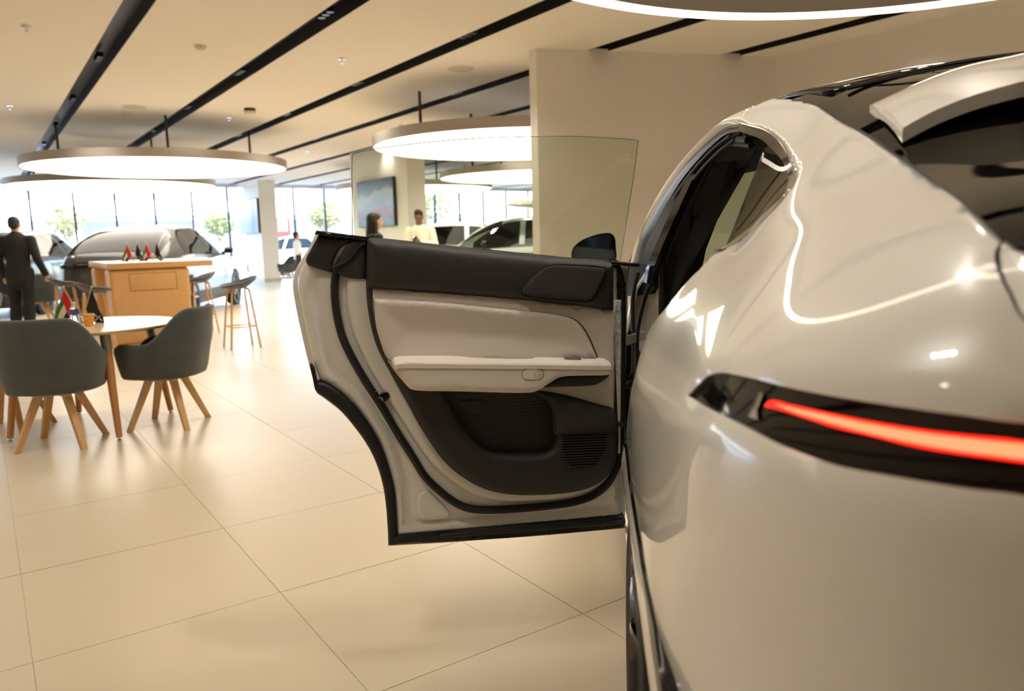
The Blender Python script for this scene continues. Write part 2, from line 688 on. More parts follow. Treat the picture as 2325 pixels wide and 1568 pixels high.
def disc_lamp(c, r, label):
    t = thing('disc_pendant_lamp', label, 'lamp', (c[0], c[1], LAMP_Z), group='round pendant lamps')
    lathe('rim', [(r, 0.0), (r, 0.14), (r - 0.03, 0.14), (r - 0.03, 0.03), (r - 0.02, 0.0)], LAMP_SIDE, t, 72, closed=True)
    lathe('cover', [(r - 0.03, 0.10), (r - 0.03, 0.13), (0.01, 0.13)], mat('lamp_cover_white', (.92, .91, .89), rough=.6), t, 72)
    lathe('diffuser', [(0.01, 0.012), (r - 0.021, 0.012), (r - 0.021, 0.03), (0.01, 0.03)], DIFF_M, t, 72)
    for k in range(4):
        a = 0.5 + k * math.pi / 2
        x, y = (r * .72) * math.cos(a), (r * .72) * math.sin(a)
        tube('rod', [(x, y, 0.12), (x, y, CEIL - LAMP_Z)], 0.022, CHAN_M, t, 8)
    return t


disc_lamp((-6.06, 13.75), 2.12, 'large round pendant lamp in front, hanging over the bar table')
disc_lamp((-8.80, 17.55), 2.12, 'round pendant lamp hanging behind the front one, over the grey car')
disc_lamp((0.15, 11.72), 2.12, 'round pendant lamp cut off by the beige wall block')
disc_lamp((0.58, 17.85), 2.12, 'round pendant lamp seen small through the door glass, second behind the wall block')
disc_lamp((-2.55, 21.4), 2.12, 'farthest round pendant lamp, seen edge-on through the door glass')

rc = (1.79, 2.95)
t = thing('ring_pendant_lamp', 'thin ring pendant lamp hanging above the white car', 'lamp', (rc[0], rc[1], LAMP_Z))
R = 2.14
lathe('ring', [(R, 0.022), (R, 0.15), (R - 0.075, 0.15), (R - 0.075, 0.022)], LAMP_SIDE, t, 128, closed=True)
lathe('light_strip', [(R - 0.005, 0.0), (R - 0.005, 0.021), (R - 0.07, 0.021), (R - 0.07, 0.0)], RING_M, t, 128, closed=True)
for k in range(6):
    a = math.radians(68 + 60 * k)
    x, y = (R - .037) * math.cos(a), (R - .037) * math.sin(a)
    tube('wire', [(x, y, 0.14), (x, y, CEIL - LAMP_Z)], 0.006, CHAN_M, t, 6)

# ------------------------------------------------------------------ ceiling devices
DEV_M = mat('device_plastic', (0.86, 0.82, 0.75), rough=0.5)
for p, lab in (((455, 103), 'white smoke detector between the two left ceiling channels, nearer one'), ((289, 255), 'white smoke detector just below the round ceiling speaker'), ((206, 333), 'small smoke detector above the front round lamp')):
    q = onz(*p, CEIL)
    t = thing('smoke_detector', lab, 'smoke detector', (q[0], q[1], CEIL), group='smoke detectors')
    lathe('base', [(0.001, 0), (0.06, 0), (0.06, -0.018), (0.001, -0.018)], DEV_M, t, 24)
    lathe('head', [(0.052, -0.018), (0.05, -0.035), (0.038, -0.05), (0.001, -0.052)], DEV_M, t, 24)
for p, lab in (((305, 242), 'flat round ceiling speaker between the left channels'), ((1045, 155), 'flat round ceiling speaker near the beige wall block')):
    q = onz(*p, CEIL)
    t = thing('ceiling_speaker', lab, 'speaker', (q[0], q[1], CEIL), group='ceiling speakers')
    lathe('frame', [(0.001, 0), (0.165, 0), (0.16, -0.010), (0.145, -0.012), (0.001, -0.012)], DEV_M, t, 32)
    lathe('grille', [(0.001, -0.012), (0.142, -0.012), (0.138, -0.018), (0.001, -0.02)], mat('grille_cream', (0.8, 0.76, 0.69), rough=.7, bump=(600, .6, (1, 1, 1))), t, 32)
q = onz(567, 246, CEIL)
t = thing('ceiling_camera', 'small black and white ceiling camera above the front lamp', 'camera', (q[0], q[1], CEIL))
lathe('mount', [(0.001, 0), (0.085, 0), (0.085, -0.045), (0.001, -0.045)], BLACK_GLOSS, t, 24)
lathe('body', [(0.088, -0.045), (0.088, -0.085), (0.06, -0.09), (0.001, -0.09)], DEV_M, t, 24)
for p, lab in (((59, 57), 'chrome sprinkler head nearest, at the upper left of the ceiling'), ((776, 133), 'chrome sprinkler head between the second and third channel'),
               ((520, 266), 'chrome sprinkler head just left of the ceiling camera'), ((22, 239), 'chrome sprinkler head at the left picture edge'), ((697, 343), 'chrome sprinkler head right of the front round lamp'), ((910, 283), 'chrome sprinkler head left of the rod of the cut-off lamp')):
    q = onz(*p, CEIL)
    t = thing('sprinkler', lab, 'sprinkler', (q[0], q[1], CEIL), group='sprinkler heads')
    lathe('rosette', [(0.001, 0), (0.045, 0), (0.04, -0.012), (0.001, -0.012)], CHROME, t, 20)
    lathe('stem', [(0.009, -0.012), (0.007, -0.05), (0.001, -0.05)], CHROME, t, 12)
    lathe('deflector', [(0.001, -0.05), (0.02, -0.05), (0.02, -0.054), (0.001, -0.054)], CHROME, t, 16)
# ------------------------------------------------------------------ the white car: frame of reference
PSI = math.radians(6.5)
CAR_X0 = 0.04
C_A = np.array([math.sin(PSI), math.cos(PSI), 0])      # forward along the car
C_R = np.array([math.cos(PSI), -math.sin(PSI), 0])     # to its right
C_O = np.array([CAR_X0, 0, 0])


def car(s, t, z):
    return C_O + C_A * s + C_R * t + np.array([0, 0, z])


def cpt(px, py, s):
    """point on the pixel's line of sight lying in the cross plane s of the car"""
    d = ray(px, py)
    k = (s - (CAM - C_O) @ C_A) / (d @ C_A)
    return CAM + d * k


def to_car(p):
    q = np.asarray(p) - C_O
    return np.array([q @ C_A, q @ C_R, q[2]])


white_car = thing('white_suv', 'white coupe-like SUV in the foreground with its rear door standing open', 'car', car(2.9, .96, 0))
WC_INV = white_car.matrix_basis.inverted()


def put(o):
    """parent keeps world placement (parent is only translated)"""
    o.matrix_parent_inverse = Matrix.Translation(-Vector(white_car.location))
    return o


def wpart(name, verts, faces, m, smooth=True, angle=40):
    return put(mk(name, verts, faces, m, white_car, smooth, angle))


# ------------------------------------------------------------------ open rear door
_db = onz(882, 1240, 0.36)
_df = onz(1420, 1197, 0.36)
D_A = (_db - _df) / np.linalg.norm(_db - _df)            # from hinge to free edge
D_O = np.array([_df[0], _df[1], 0])
D_N = np.cross(D_A, np.array([0, 0, 1.0]))
if D_N[1] > 0:
    D_N = -D_N                                           # towards the cabin side (camera)
D_N = D_N / np.linalg.norm(D_N)


def d2(px, py, w=0.0):
    """pixel to door-plane coordinates (a along the door, b height) at offset w towards the viewer"""
    r_ = ray(px, py)
    k = ((D_O + D_N * w - CAM) @ D_N) / (r_ @ D_N)
    p = CAM + r_ * k
    return np.array([(p - D_O) @ D_A, p[2]])


def d3(ab, w):
    ab = np.atleast_2d(ab)
    w = np.broadcast_to(np.asarray(w, float), (len(ab),))
    return D_O + np.outer(ab[:, 0], D_A) + np.outer(ab[:, 1], [0, 0, 1.0]) + np.outer(w, D_N)


rear_door = put(tag(link(bpy.data.objects.new('rear_door', None), white_car)))
rear_door.empty_display_size = .1


def dpart(name, verts, faces, m, parent=None, angle=40):
    o = mk(name, verts, faces, m, rear_door, True, angle)
    return o


def dpoly(name, pix, w, m, depth=0.02, rad=0.006, hgt=0.006, holes=(), step=0.02, closed_n=5, relief=None, angle=50, smooth=True, clip=None):
    """a panel whose front outline is drawn in pixels; its front is w off the door plane, edge rolled over `rad`"""
    if smooth:
        pix = spl(pix, True, closed_n)
    P2 = np.array([d2(x, y, w) for x, y in pix])
    H2 = [np.array([d2(x, y, w) for x, y in (spl(h, True, closed_n) if smooth else h)]) for h in holes]
    # rows of points just inside the border so the rolled edge is round
    extra = []
    if rad > 0:
        cen_in = []
        for L, sign in [(P2, 1)] + [(h, -1) for h in H2]:
            t = np.roll(L, -1, 0) - np.roll(L, 1, 0)
            t /= np.linalg.norm(t, axis=1)[:, None] + 1e-12
            nn = np.stack([-t[:, 1], t[:, 0]], 1)
            area = np.sum(L[:, 0] * np.roll(L[:, 1], -1) - np.roll(L[:, 0], -1) * L[:, 1])
            if area < 0:
                nn = -nn
            nn *= sign
            for q in (0.12, 0.3, 0.6, 1.0):
                cen_in.append(L + nn * rad * q)
        cand = np.concatenate(cen_in)
        k = in_poly(cand, P2)
        for h in H2:
            k &= ~in_poly(cand, h)
        cand = cand[k]
        dd = np.min([seg_dist(cand, L) for L in [P2] + H2], 0)
        extra = list(cand[dd > rad * 0.09])
    pts, tris, loops = fill2d(P2, H2, step, extra)
    d = np.min([seg_dist(pts, L) for L in loops], 0)
    if rad > 0:
        x = np.clip(d / rad, 0, 1)
        off = hgt * (np.sqrt(np.clip(1 - (1 - x) ** 2, 0, 1)) - 1)
    else:
        off = np.zeros(len(pts))
    if relief is not None:
        off = off + relief(pts, d)
    front = d3(pts, w + off)
    back = d3(pts, w - depth)
    v, f = shell_from(front, tris, back)
    # orientation: make the front face the viewer
    return dpart(name, v, f, m, angle=angle)


def dtube(name, pix, w, r, m, n=6, seg=10, closed=False, flat=1.0):
    P = spl(pix, closed, n)
    path = [d3(d2(x, y, w), w)[0] for x, y in P]
    v, f = tube_geo(path, r, seg, closed)
    if flat != 1.0:
        v = [np.asarray(q) for q in v]
        v2 = []
        for i, q in enumerate(v):
            c = path[i // seg]
            off = (q - c) @ D_N
            v2.append(q - D_N * off * (1 - flat))
        v = v2
    return dpart(name, v, f, m)


# outer skin (seen as the rim on the free edge) and white inner pressing
skin_pix = [((717, 528), 1), (699, 566), (676, 602), (666, 628), (664.5, 650), (671, 694), (684, 756), (701, 827), ((719, 893), 1), (742, 909), (773, 934), (808, 975), (839, 1021), (859, 1067), (871, 1113), (877, 1159), (880, 1205), ((881, 1240), 1), (1048, 1230), (1201, 1217), ((1421, 1199), 1), (1419, 1100), (1421, 900), (1424, 760), ((1428, 598), 1), (1100, 566)]
dpoly('outer_skin', skin_pix, -0.06, WHITE_PAINT, depth=0.02, rad=0.006, hgt=0.004, step=0.06)


def press_relief(pts, d):
    # soft pressed channels that follow the free edge of the door
    return -0.010 * np.exp(-((d - 0.055) / 0.012) ** 2) + 0.004 * np.exp(-((d - 0.03) / 0.008) ** 2)


inner_pix = [((722, 532), 1), (706, 568), (685, 604), (675, 630), (673.5, 650), (680, 694), (693, 756), (709, 822), ((724, 866), 1), (748, 882), (782, 908), (818, 950), (850, 1000), (870, 1050), (884, 1105), (889, 1158), (892, 1205), ((893, 1228), 1), (1048, 1216), (1201, 1205), ((1419, 1186), 1), (1413, 1100), (1412, 900), (1411, 760), ((1410, 600), 1), (1100, 566)]
dpoly('inner_pressing', inner_pix, 0.0, WHITE_PAINT, depth=0.06, rad=0.03, hgt=0.028, step=0.018, relief=press_relief)
# raised rib that the trim sits on, between the seal and the panel
rib_pix = [(786, 580), (784, 640), (786, 700), (800, 760), (826, 818), (864, 884), (905, 948), (945, 1010), (985, 1062), (1030, 1100), (1085, 1130), (1150, 1142), (1260, 1138), (1330, 1122), (1380, 1090), (1404, 1040), (1408, 900), ((1406, 606), 1), (1100, 576), ((797, 552), 1)]
dpoly('trim_carrier', rib_pix, 0.018, WHITE_PAINT, depth=0.03, rad=0.03, hgt=0.016, step=0.02)
dpoly('drain_emboss', [(950, 1128), (966, 1116), (982, 1122), (1012, 1152), (1022, 1166), (1015, 1176), (958, 1180), (948, 1172)], 0.006, WHITE_PAINT, depth=0.006, rad=0.014, hgt=0.006, step=0.01)
# rubber seals
dpoly('arch_seal', [((718, 868), 1), (737, 870), (768, 888), (803, 919), (839, 965), (865, 1011), (882, 1057), (895, 1108), (900, 1159), ((903, 1222), 1), ((882, 1241), 1), (880, 1205), (877, 1159), (871, 1113), (859, 1067), (839, 1021), (808, 975), (773, 934), (742, 909), ((719, 893), 1)], 0.012, BLACK_RUBBER, depth=0.05, rad=0.012, hgt=0.012, step=0.01)
dpoly('edge_clip', [(703, 826), (711, 836), (717, 862), (722, 890), (717, 888), (709, 856)], 0.004, BLACK_RUBBER, depth=0.03, rad=0.003, hgt=0.003, step=0.01)
dpoly('sill_seal', [((896, 1218), 1), (1128, 1196), (1300, 1181), ((1418, 1170), 1), ((1420, 1201), 1), (1208, 1220), (1074, 1229), ((884, 1240), 1)], 0.016, BLACK_RUBBER, depth=0.06, rad=0.012, hgt=0.010, step=0.012,
      relief=lambda p, d: -0.006 * np.exp(-((d - 0.014) / 0.003) ** 2))
dpoly('sill_lip', [((1000, 1214), 1), (1128, 1203), (1300, 1190), ((1421, 1180), 1), ((1421, 1190), 1), (1300, 1199), (1128, 1212), ((1000, 1222), 1)], 0.026, BLACK_RUBBER, depth=0.012, rad=0.005, hgt=0.004, step=0.01)
dtube('door_seal', [(803, 552), (785, 580), (767, 606), (761, 634), (760, 664), (764, 708), (777, 763), (797, 807), (832, 868), (868, 924), (904, 985), (940, 1041), (965, 1081), (995, 1111), (1033, 1140), (1067, 1154), (1115, 1157), (1176, 1154), (1252, 1147), (1311, 1137), (1350, 1122), (1379, 1098), (1396, 1068), (1406, 1036), (1410, 960), (1412, 800), (1412, 640)], 0.008, 0.0118, BLACK_RUBBER, flat=1.3)
for x, y in ((1171, 1158), (1275, 1151)):
    dtube('seal_plug', [(x - 2, y), (x + 2, y)], 0.0225, 0.002, PIT_BLACK, n=2, seg=8)
# belt line moulding and corner caps
dpoly('belt_moulding', [((714, 532), 1), ((718, 523), 1), (831, 537), (1100, 565), (1300, 585), ((1454, 598), 1), ((1452, 606), 1), (1300, 594), (1100, 573), (831, 546)], 0.035, BLACK_GLOSS, depth=0.09, rad=0.006, hgt=0.004, step=0.03)
dpoly('corner_cap', [((722, 534), 1), (705, 566), (694, 588), (697, 600), (708, 606), ((753, 619), 1), (757, 592), (774, 562), ((806, 542), 1)], 0.014, DARK_PLASTIC, depth=0.04, rad=0.010, hgt=0.008, step=0.012)
dpoly('quarter_cap', [(801, 546), (783, 562), (770, 590), (762, 616), (772, 625), (793, 632), ((831, 634), 1), ((834, 542), 1)], 0.026, DARK_PLASTIC, depth=0.04, rad=0.012, hgt=0.008, step=0.012)
dtube('cap_lip', [(753, 608), (778, 598), (800, 582), (814, 562), (830, 551)], 0.030, 0.0034, BLACK_RUBBER)
dpoly('upper_hinge_cap', [((1398, 592), 1), (1408, 600), (1417, 625), (1421, 650), ((1418, 690), 1), ((1398, 684), 1)], 0.012, BLACK_RUBBER, depth=0.05, rad=0.008, hgt=0.006, step=0.012)
dpoly('hinge_flange', [((1399, 681), 1), ((1411, 681), 1), (1411, 800), (1410, 900), ((1409, 1030), 1), ((1401, 1030), 1), (1400, 900), (1399, 800)], 0.024, WHITE_PAINT, depth=0.03, rad=0.004, hgt=0.003, step=0.014)

# lower dark trim with the map pocket cut out
pocket = [((1005, 886), 1), (1021, 916), (1047, 959), (1074, 994), (1096, 1017), (1112, 1025), (1141, 1030), (1208, 1030), (1240, 1027), (1256, 1015), (1261, 999), (1261, 948), (1256, 930), (1243, 911), (1227, 900), ((1208, 886), 1)]
lower_pix = [((833, 546), 1), (830, 648), (836, 715), (854, 786), (880, 837), (926, 919), (967, 990), (1007, 1046), (1048, 1082), (1099, 1110), (1160, 1123), (1252, 1123), (1319, 1114), (1364, 1095), (1394, 1062), (1404, 1031), ((1404, 940), 1), ((1397, 700), 1), ((1396, 604), 1), (1100, 580)]


def lower_relief(pts, d):
    # the bowl of the pocket bulges towards the cabin
    b = pts[:, 1]
    return 0.018 * np.clip((0.98 - b) / 0.3, 0, 1) ** 1.2


dpoly('lower_trim', lower_pix, 0.045, DARK_PLASTIC, depth=0.03, rad=0.028, hgt=0.022, holes=[pocket], step=0.018, relief=lower_relief)


def rib_relief(pts, d):
    return 0.0007 * np.sin(pts[:, 1] * 2 * math.pi / 0.0105)


back_pix = [((1000, 880), 1), (1017, 918), (1043, 962), (1070, 998), (1094, 1022), (1110, 1030), (1141, 1036), (1208, 1036), (1244, 1032), (1262, 1018), (1267, 999), (1267, 948), (1262, 925), (1240, 900), ((1215, 880), 1)]
dpoly('pocket_back', back_pix, 0.022, mat('pocket_black', (0.125, 0.12, 0.112), rough=.55), depth=0.004, rad=0, step=0.0022 * 1.7, relief=rib_relief, closed_n=4)
dpoly('pocket_lens', [(1046, 912), (1052, 909), (1098, 908), (1104, 912), (1102, 930), (1096, 935), (1068, 935), (1056, 931)], 0.026, mat('pocket_lens', (0.13, 0.125, 0.12), rough=.3), depth=0.006, rad=0.004, hgt=0.003, step=0.008)
# fabric pad and grille on the hinge side
dpoly('fabric_pad', [((1205, 886), 1), (1262, 895), (1315, 907), (1369, 923), (1395, 930), (1401, 940), (1404, 955), ((1404, 982), 1), (1330, 986), ((1263, 991), 1), (1261, 948), (1256, 930), (1243, 911), (1228, 900)], 0.085, DARK_FABRIC, depth=0.05, rad=0.03, hgt=0.022, step=0.012)
grille_pix = [((1282, 992), 1), ((1375, 987), 1), (1377, 1008), (1367, 1036), (1351, 1056), (1340, 1059), (1310, 1061), (1297, 1058), (1284, 1040), (1278, 1020), (1278, 1003)]
dpoly('speaker_recess', grille_pix, 0.0665, PIT_BLACK, depth=0.006, rad=0.0, hgt=0, step=0.02)
gp = spl(grille_pix, True, 5)
for k in range(12):
    y0 = 992.0 + k * 6.0
    row = []
    for side in (0, 1):
        xs = []
        for i in range(len(gp)):
            (xa, ya), (xb, yb) = gp[i], gp[(i + 1) % len(gp)]
            if (ya - (y0 + 0)) * (yb - (y0 + 0)) <= 0 and ya != yb:
                xs.append(xa + (y0 - ya) / (yb - ya) * (xb - xa))
        row = (min(xs), max(xs)) if len(xs) > 1 else None
    if row is None:
        continue
    dtube('grille_slat', [(row[0] - 9, y0 + 1.5), (row[1] + 9, y0 - 3.0)], 0.0695, 0.0017, DARK_PLASTIC, n=2, seg=6)
# light upper trim, padded insert, black upper trim and tweeter cloth
cream_pix = [((846, 655), 1), (980, 664), (1221, 684), ((1397, 704), 1), (1397, 800), ((1395, 930), 1), (1369, 923), (1315, 907), (1262, 895), ((1205, 887), 1), (1060, 880), ((925, 878), 1), (897, 845), (880, 818), (862, 778), (852, 738), (847, 700)]
dpoly('upper_trim', cream_pix, 0.062, BEIGE_LEATHER, depth=0.03, rad=0.008, hgt=0.006, step=0.02)
ins_pix = [((848, 677), 1), (989, 684.5), (1092, 695), (1195, 706), (1260, 714), (1293, 721), (1313, 732), (1327, 748), (1340, 772), ((1358, 814), 1), (1200, 822), ((905, 824), 1), (880, 815), (864, 778), (853, 738)]


def ins_relief(pts, d):
    return -0.012 * np.clip((d - 0.012) / 0.07, 0, 1)


dpoly('insert_seam', [((847, 676.2), 1), (989, 683.4), (1092, 693.8), (1195, 704.8), (1260, 712.7), (1294, 719.6), (1314.5, 730.8), (1328.5, 747), (1341.5, 771), ((1360, 815), 1), (1200, 822), ((905, 824), 1), (879, 815), (862, 778), (851, 738)], 0.0628, mat('seam_shadow', (0.20, 0.185, 0.165), rough=.8), depth=0.004, rad=0, step=0.04)
dpoly('padded_insert', ins_pix, 0.0785, BEIGE_LEATHER, depth=0.02, rad=0.012, hgt=0.010, step=0.013, relief=ins_relief)
up_pix = [(835, 543), (846, 540), (1100, 567), (1300, 586), (1384, 594), (1395, 600), (1397, 612), ((1397, 706), 1), (1221, 686), (1066, 671.5), ((845, 656.5), 1), ((833, 655), 1), (832, 570)]


def up_relief(pts, d):
    return 0.010 * np.sin(np.clip(d / 0.06, 0, 1) * math.pi * .5)


dpoly('upper_black_trim', up_pix, 0.075, DARK_PLASTIC, depth=0.03, rad=0.025, hgt=0.022, step=0.014, relief=up_relief)
dpoly('tweeter_cloth', [(1186, 660), (1192, 650), (1221, 619), (1239, 607), (1257, 602.5), (1299, 602.5), (1363, 607), (1374, 610), (1376, 617), (1366, 642), (1348, 675), (1337, 682), (1324, 682.7), (1262, 678), (1195, 670), (1188, 666)], 0.093, DARK_FABRIC, depth=0.02, rad=0.008, hgt=0.006, step=0.010)
dtube('tweeter_groove', [(1184.5, 660), (1191, 649), (1220, 617.5), (1238, 605.5), (1257, 601), (1299, 601), (1364, 605.5), (1376, 609), (1378, 617), (1367.5, 643), (1349.5, 676.5), (1338, 683.7), (1324, 684.4), (1262, 679.7), (1194, 671.5), (1186.5, 667)], 0.086, 0.0022, PIT_BLACK, closed=True, n=4, seg=6)
# armrest: sloping cushion on top, front face below
arm_front = [(899, 834), (902, 828), (912, 826), (1066, 827), (1247, 828.5), ((1388, 830.5), 1), (1392, 842), (1391, 848), (1385, 852), (1330, 854), (1283, 856), (1268, 860), (1247, 873), (1218, 890), (1200, 893), (1040, 890), (943, 887.5), (932, 884), (923, 876)]
dpoly('armrest_front', arm_front, 0.125, CREAM_LEATHER, depth=0.075, rad=0.018, hgt=0.012, step=0.012)
top_pix_back = [(888, 812), (893, 806), (902, 803.5), (922, 802), (1040, 802.5), (1077, 806.5), (1208, 809), (1214, 806), (1234, 805), (1355, 811), (1372, 814), (1384, 821)]
top_pix_front = [(897, 833), (899, 829), (905, 826.5), (925, 826), (1040, 826.5), (1077, 827), (1208, 828), (1214, 828), (1234, 828.2), (1355, 829.8), (1372, 830), (1388, 829.5)]
pb = spl(top_pix_back, False, 6)
pf = spl(top_pix_front, False, 6)
W_IN, W_OUT = 0.062, 0.128
rowsv = []
for q in np.linspace(0, 1, 9):
    rw = []
    for (xb, yb), (xf, yf) in zip(pb, pf):
        w = W_IN + (W_OUT - W_IN) * q
        x, y = xb + (xf - xb) * q, yb + (yf - yb) * q
        p = d3(d2(x, y, w), w)[0]
        rw.append(p)
    rowsv.append(rw)
nr, nc = len(rowsv), len(rowsv[0])
vv = [p for rw in rowsv for p in rw]
bot = [p - np.array([0, 0, 0.012]) for rw in rowsv for p in rw]
quads = [(i * nc + j, i * nc + j + 1, (i + 1) * nc + j + 1, (i + 1) * nc + j) for i in range(nr - 1) for j in range(nc - 1)]
v_, f_ = shell_from(vv, quads, bot)
dpart('armrest_top', v_, f_, CREAM_LEATHER)
dtube('armrest_seam', [(899, 833.5), (903, 828), (912, 826.3), (1066, 827.3), (1247, 828.8), (1388, 830.8)], 0.1245, 0.0016, mat('seam_thread', (0.50, 0.46, 0.41), rough=.8), seg=6)
# stitches along the cushion edge
sv, sf = [], []
for i in range(118):
    x = 912 + i * 4.0
    w = 0.122
    y = 823.2 + (x - 912) / 470 * 3.6
    a, b = d3(d2(x, y, w), w + .0006)[0], d3(d2(x + 2.2, y, w), w + .0006)[0]
    tv, tf = tube_geo([a, b], 0.0007, 4)
    o = len(sv); sv += tv; sf += [tuple(k + o for k in q) for q in tf]
st = dpart('stitching', sv, sf, mat('stitch_thread', (0.72, 0.67, 0.60), rough=.8)); st['kind'] = 'stuff'
# release handle capsule with its round button
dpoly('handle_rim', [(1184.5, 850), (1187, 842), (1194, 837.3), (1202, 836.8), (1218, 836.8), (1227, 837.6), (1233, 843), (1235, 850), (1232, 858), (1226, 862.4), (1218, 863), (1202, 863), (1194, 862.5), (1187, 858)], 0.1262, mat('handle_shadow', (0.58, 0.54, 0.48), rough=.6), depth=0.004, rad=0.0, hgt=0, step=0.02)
dpoly('handle_dish', [(1185.8, 850), (1188, 843), (1195, 838.6), (1202, 838.1), (1218, 838.1), (1226, 839), (1232, 844), (1233.6, 850), (1231, 857), (1225, 861), (1218, 861.7), (1202, 861.7), (1195, 861.3), (1188, 857)], 0.1272, CREAM_LEATHER, depth=0.004, rad=0.003, hgt=0.0008, step=0.006, relief=lambda p, d: -0.0004 * np.clip((d - .004) / .008, 0, 1))
cc = d3(d2(1221.5, 849.5, .1275), .1275)[0]
ring = [cc + D_A * math.cos(a) * 0.0102 + np.array([0, 0, 1]) * math.sin(a) * 0.0102 for a in np.linspace(0, 2 * math.pi, 24, endpoint=False)]
v_, f_ = tube_geo(ring, 0.0007, 6, closed=True)
dpart('button_ring', v_, f_, mat('handle_shadow', 0))
bv = [cc + D_N * .0009] + [cc + D_A * math.cos(a) * 0.0098 + np.array([0, 0, 1]) * math.sin(a) * 0.0098 for a in np.linspace(0, 2 * math.pi, 24, endpoint=False)]
dpart('button', bv, [(0, 1 + i, 1 + (i + 1) % 24) for i in range(24)], CREAM_LEATHER)
dtube('button_mark', [(1222, 849.6), (1226, 849.6)], 0.129, 0.0008, mat('mark_grey', (0.45, 0.43, 0.4), rough=.6), n=2, seg=5)
# grip recess under the armrest and window switch on top
dpoly('grip_recess', [(1234, 878.5), (1252, 869), (1270, 860.5), (1294, 856), (1340, 853), (1384, 851.5), (1376, 861), (1356, 873), (1337, 876.5), (1290, 878)], 0.092, DARK_PLASTIC, depth=0.03, rad=0.008, hgt=0.006, step=0.01)
dpoly('window_switch', [((1281, 810.5), 1), ((1286, 809), 1), (1300, 810), ((1318, 811.5), 1), ((1321, 816), 1), (1300, 815.5), ((1288, 815), 1)], 0.090, STEEL, depth=0.010, rad=0.003, hgt=0.002, step=0.006)
# latch
dpoly('latch_plate', [(857, 903), (862, 897), (877, 891), (882, 893), (884.5, 901), (881, 907), (868, 913), (862, 909)], 0.022, BLACK_GLOSS, depth=0.03, rad=0.003, hgt=0.002, step=0.006)
dtube('latch_claw', [(859, 901), (866, 903), (870, 909)], 0.025, 0.002, STEEL, seg=6)
dtube('latch_bolt', [(852.5, 888), (853, 889)], 0.022, 0.0035, STEEL, n=2, seg=8)
# stop pegs at the hinge side
dpoly('bump_stop', [((1405, 958), 1), ((1421, 957), 1), ((1421, 967), 1), ((1405, 969), 1)], 0.03, BLACK_RUBBER, depth=0.03, rad=0.002, hgt=0.001, step=0.01)
# hinges and cable boot (between door and pillar)
for yy in (768, 1050):
    p0 = d3(d2(1413, yy, -.01), -.01)[0]
    p1 = cpt(1462, yy, 2.52)
    mid = (p0 + p1) / 2
    dirv = p1 - p0
    L = np.linalg.norm(dirv)
    an = math.atan2(dirv[1], dirv[0])
    bm = bmesh.new()
    add_box(bm, mid, (L, 0.012, 0.030), Matrix.Rotation(an, 3, 'Z'), 0.002)
    add_box(bm, p0 + np.array([0, 0, 0.0]), (0.014, 0.03, 0.045), Matrix.Rotation(an, 3, 'Z'), 0.003)
    h = bm_obj('hinge', bm, mat('hinge_white', (0.80, 0.80, 0.78), rough=.35, coat=.5), rear_door)
    pin = tube('hinge_pin', [p0 + np.array([0, -.018, -0.026]), p0 + np.array([0, -.018, 0.026])], 0.0055, BLACK_RUBBER, rear_door, 8)
boot = [cpt(1447, 806, 2.50), cpt(1446, 830, 2.50), cpt(1437, 852, 2.46), cpt(1430, 868, 2.43), d3(d2(1416, 877, -.01), -.01)[0]]
bp = spl(boot, False, 14)
rr = [0.010 + (0.0028 if i % 3 == 0 else -0.001) for i in range(len(bp))]
v_, f_ = tube_geo(bp, rr, 12)
dpart('cable_boot', v_, f_, BLACK_RUBBER)
box('boot_socket', cpt(1447, 815, 2.5), (0.026, 0.03, 0.05), BLACK_RUBBER, rear_door, None, 0.004)

# frameless door glass, curved inwards towards the top
gl_pix = [((800, 546), 1), (799.5, 470), (799.5, 360), (801, 351), (812, 346), (900, 331), (1000, 320), (1100, 313), (1200, 310), (1300, 309), (1400, 314), ((1449, 318), 1), (1440, 390), (1426, 480), ((1408, 592), 1), (1200, 578), (1000, 560)]
P = spl(gl_pix, True, 6)
zb_ = d2(1100, 570, .0)[1]
P2 = np.array([d2(x, y, -0.02) for x, y in P])
pts, tris, _ = fill2d(P2, (), 0.05)
front = d3(pts, -0.02)
v_, f_ = shell_from(front, tris, front - D_N * 0.004)
dpart('door_glass', v_, f_, glass_mat('door_glass_side', (0.925, 0.955, 0.90)), angle=20)
edge = [d3(d2(x, y, -0.022), -0.022)[0] for x, y in spl(gl_pix[:-2][1:], False, 5)]
dtube('glass_edge', gl_pix[0:1] + gl_pix[1:-2], -0.022, 0.0011, mat('glass_edge', (0.42, 0.45, 0.42), rough=.2), n=5, seg=6)
# etched maker's mark near the corner of the glass, read from outside (so mirrored here)
fc = bpy.data.curves.new('glass_mark', 'FONT'); fc.body = 'XPENG'; fc.size = 0.011; fc.extrude = 0.0001
fo = bpy.data.objects.new('glass_mark', fc); COL.objects.link(fo)
bpy.context.view_layer.update()
dg = bpy.context.evaluated_depsgraph_get()
me = bpy.data.meshes.new_from_object(fo.evaluated_get(dg)); bpy.data.objects.remove(fo)
me.materials.append(mat('etched_mark', (0.75, 0.78, 0.78), rough=.6))
o0 = d3(d2(866, 534, -0.02), -0.0195)[0]
for v in me.vertices:
    p = o0 + D_A * v.co.x * 1.05 + np.array([0, 0, 1]) * v.co.y * 0.8
    v.co = Vector(p)
gm = bpy.data.objects.new('glass_mark', me); link(gm, rear_door)
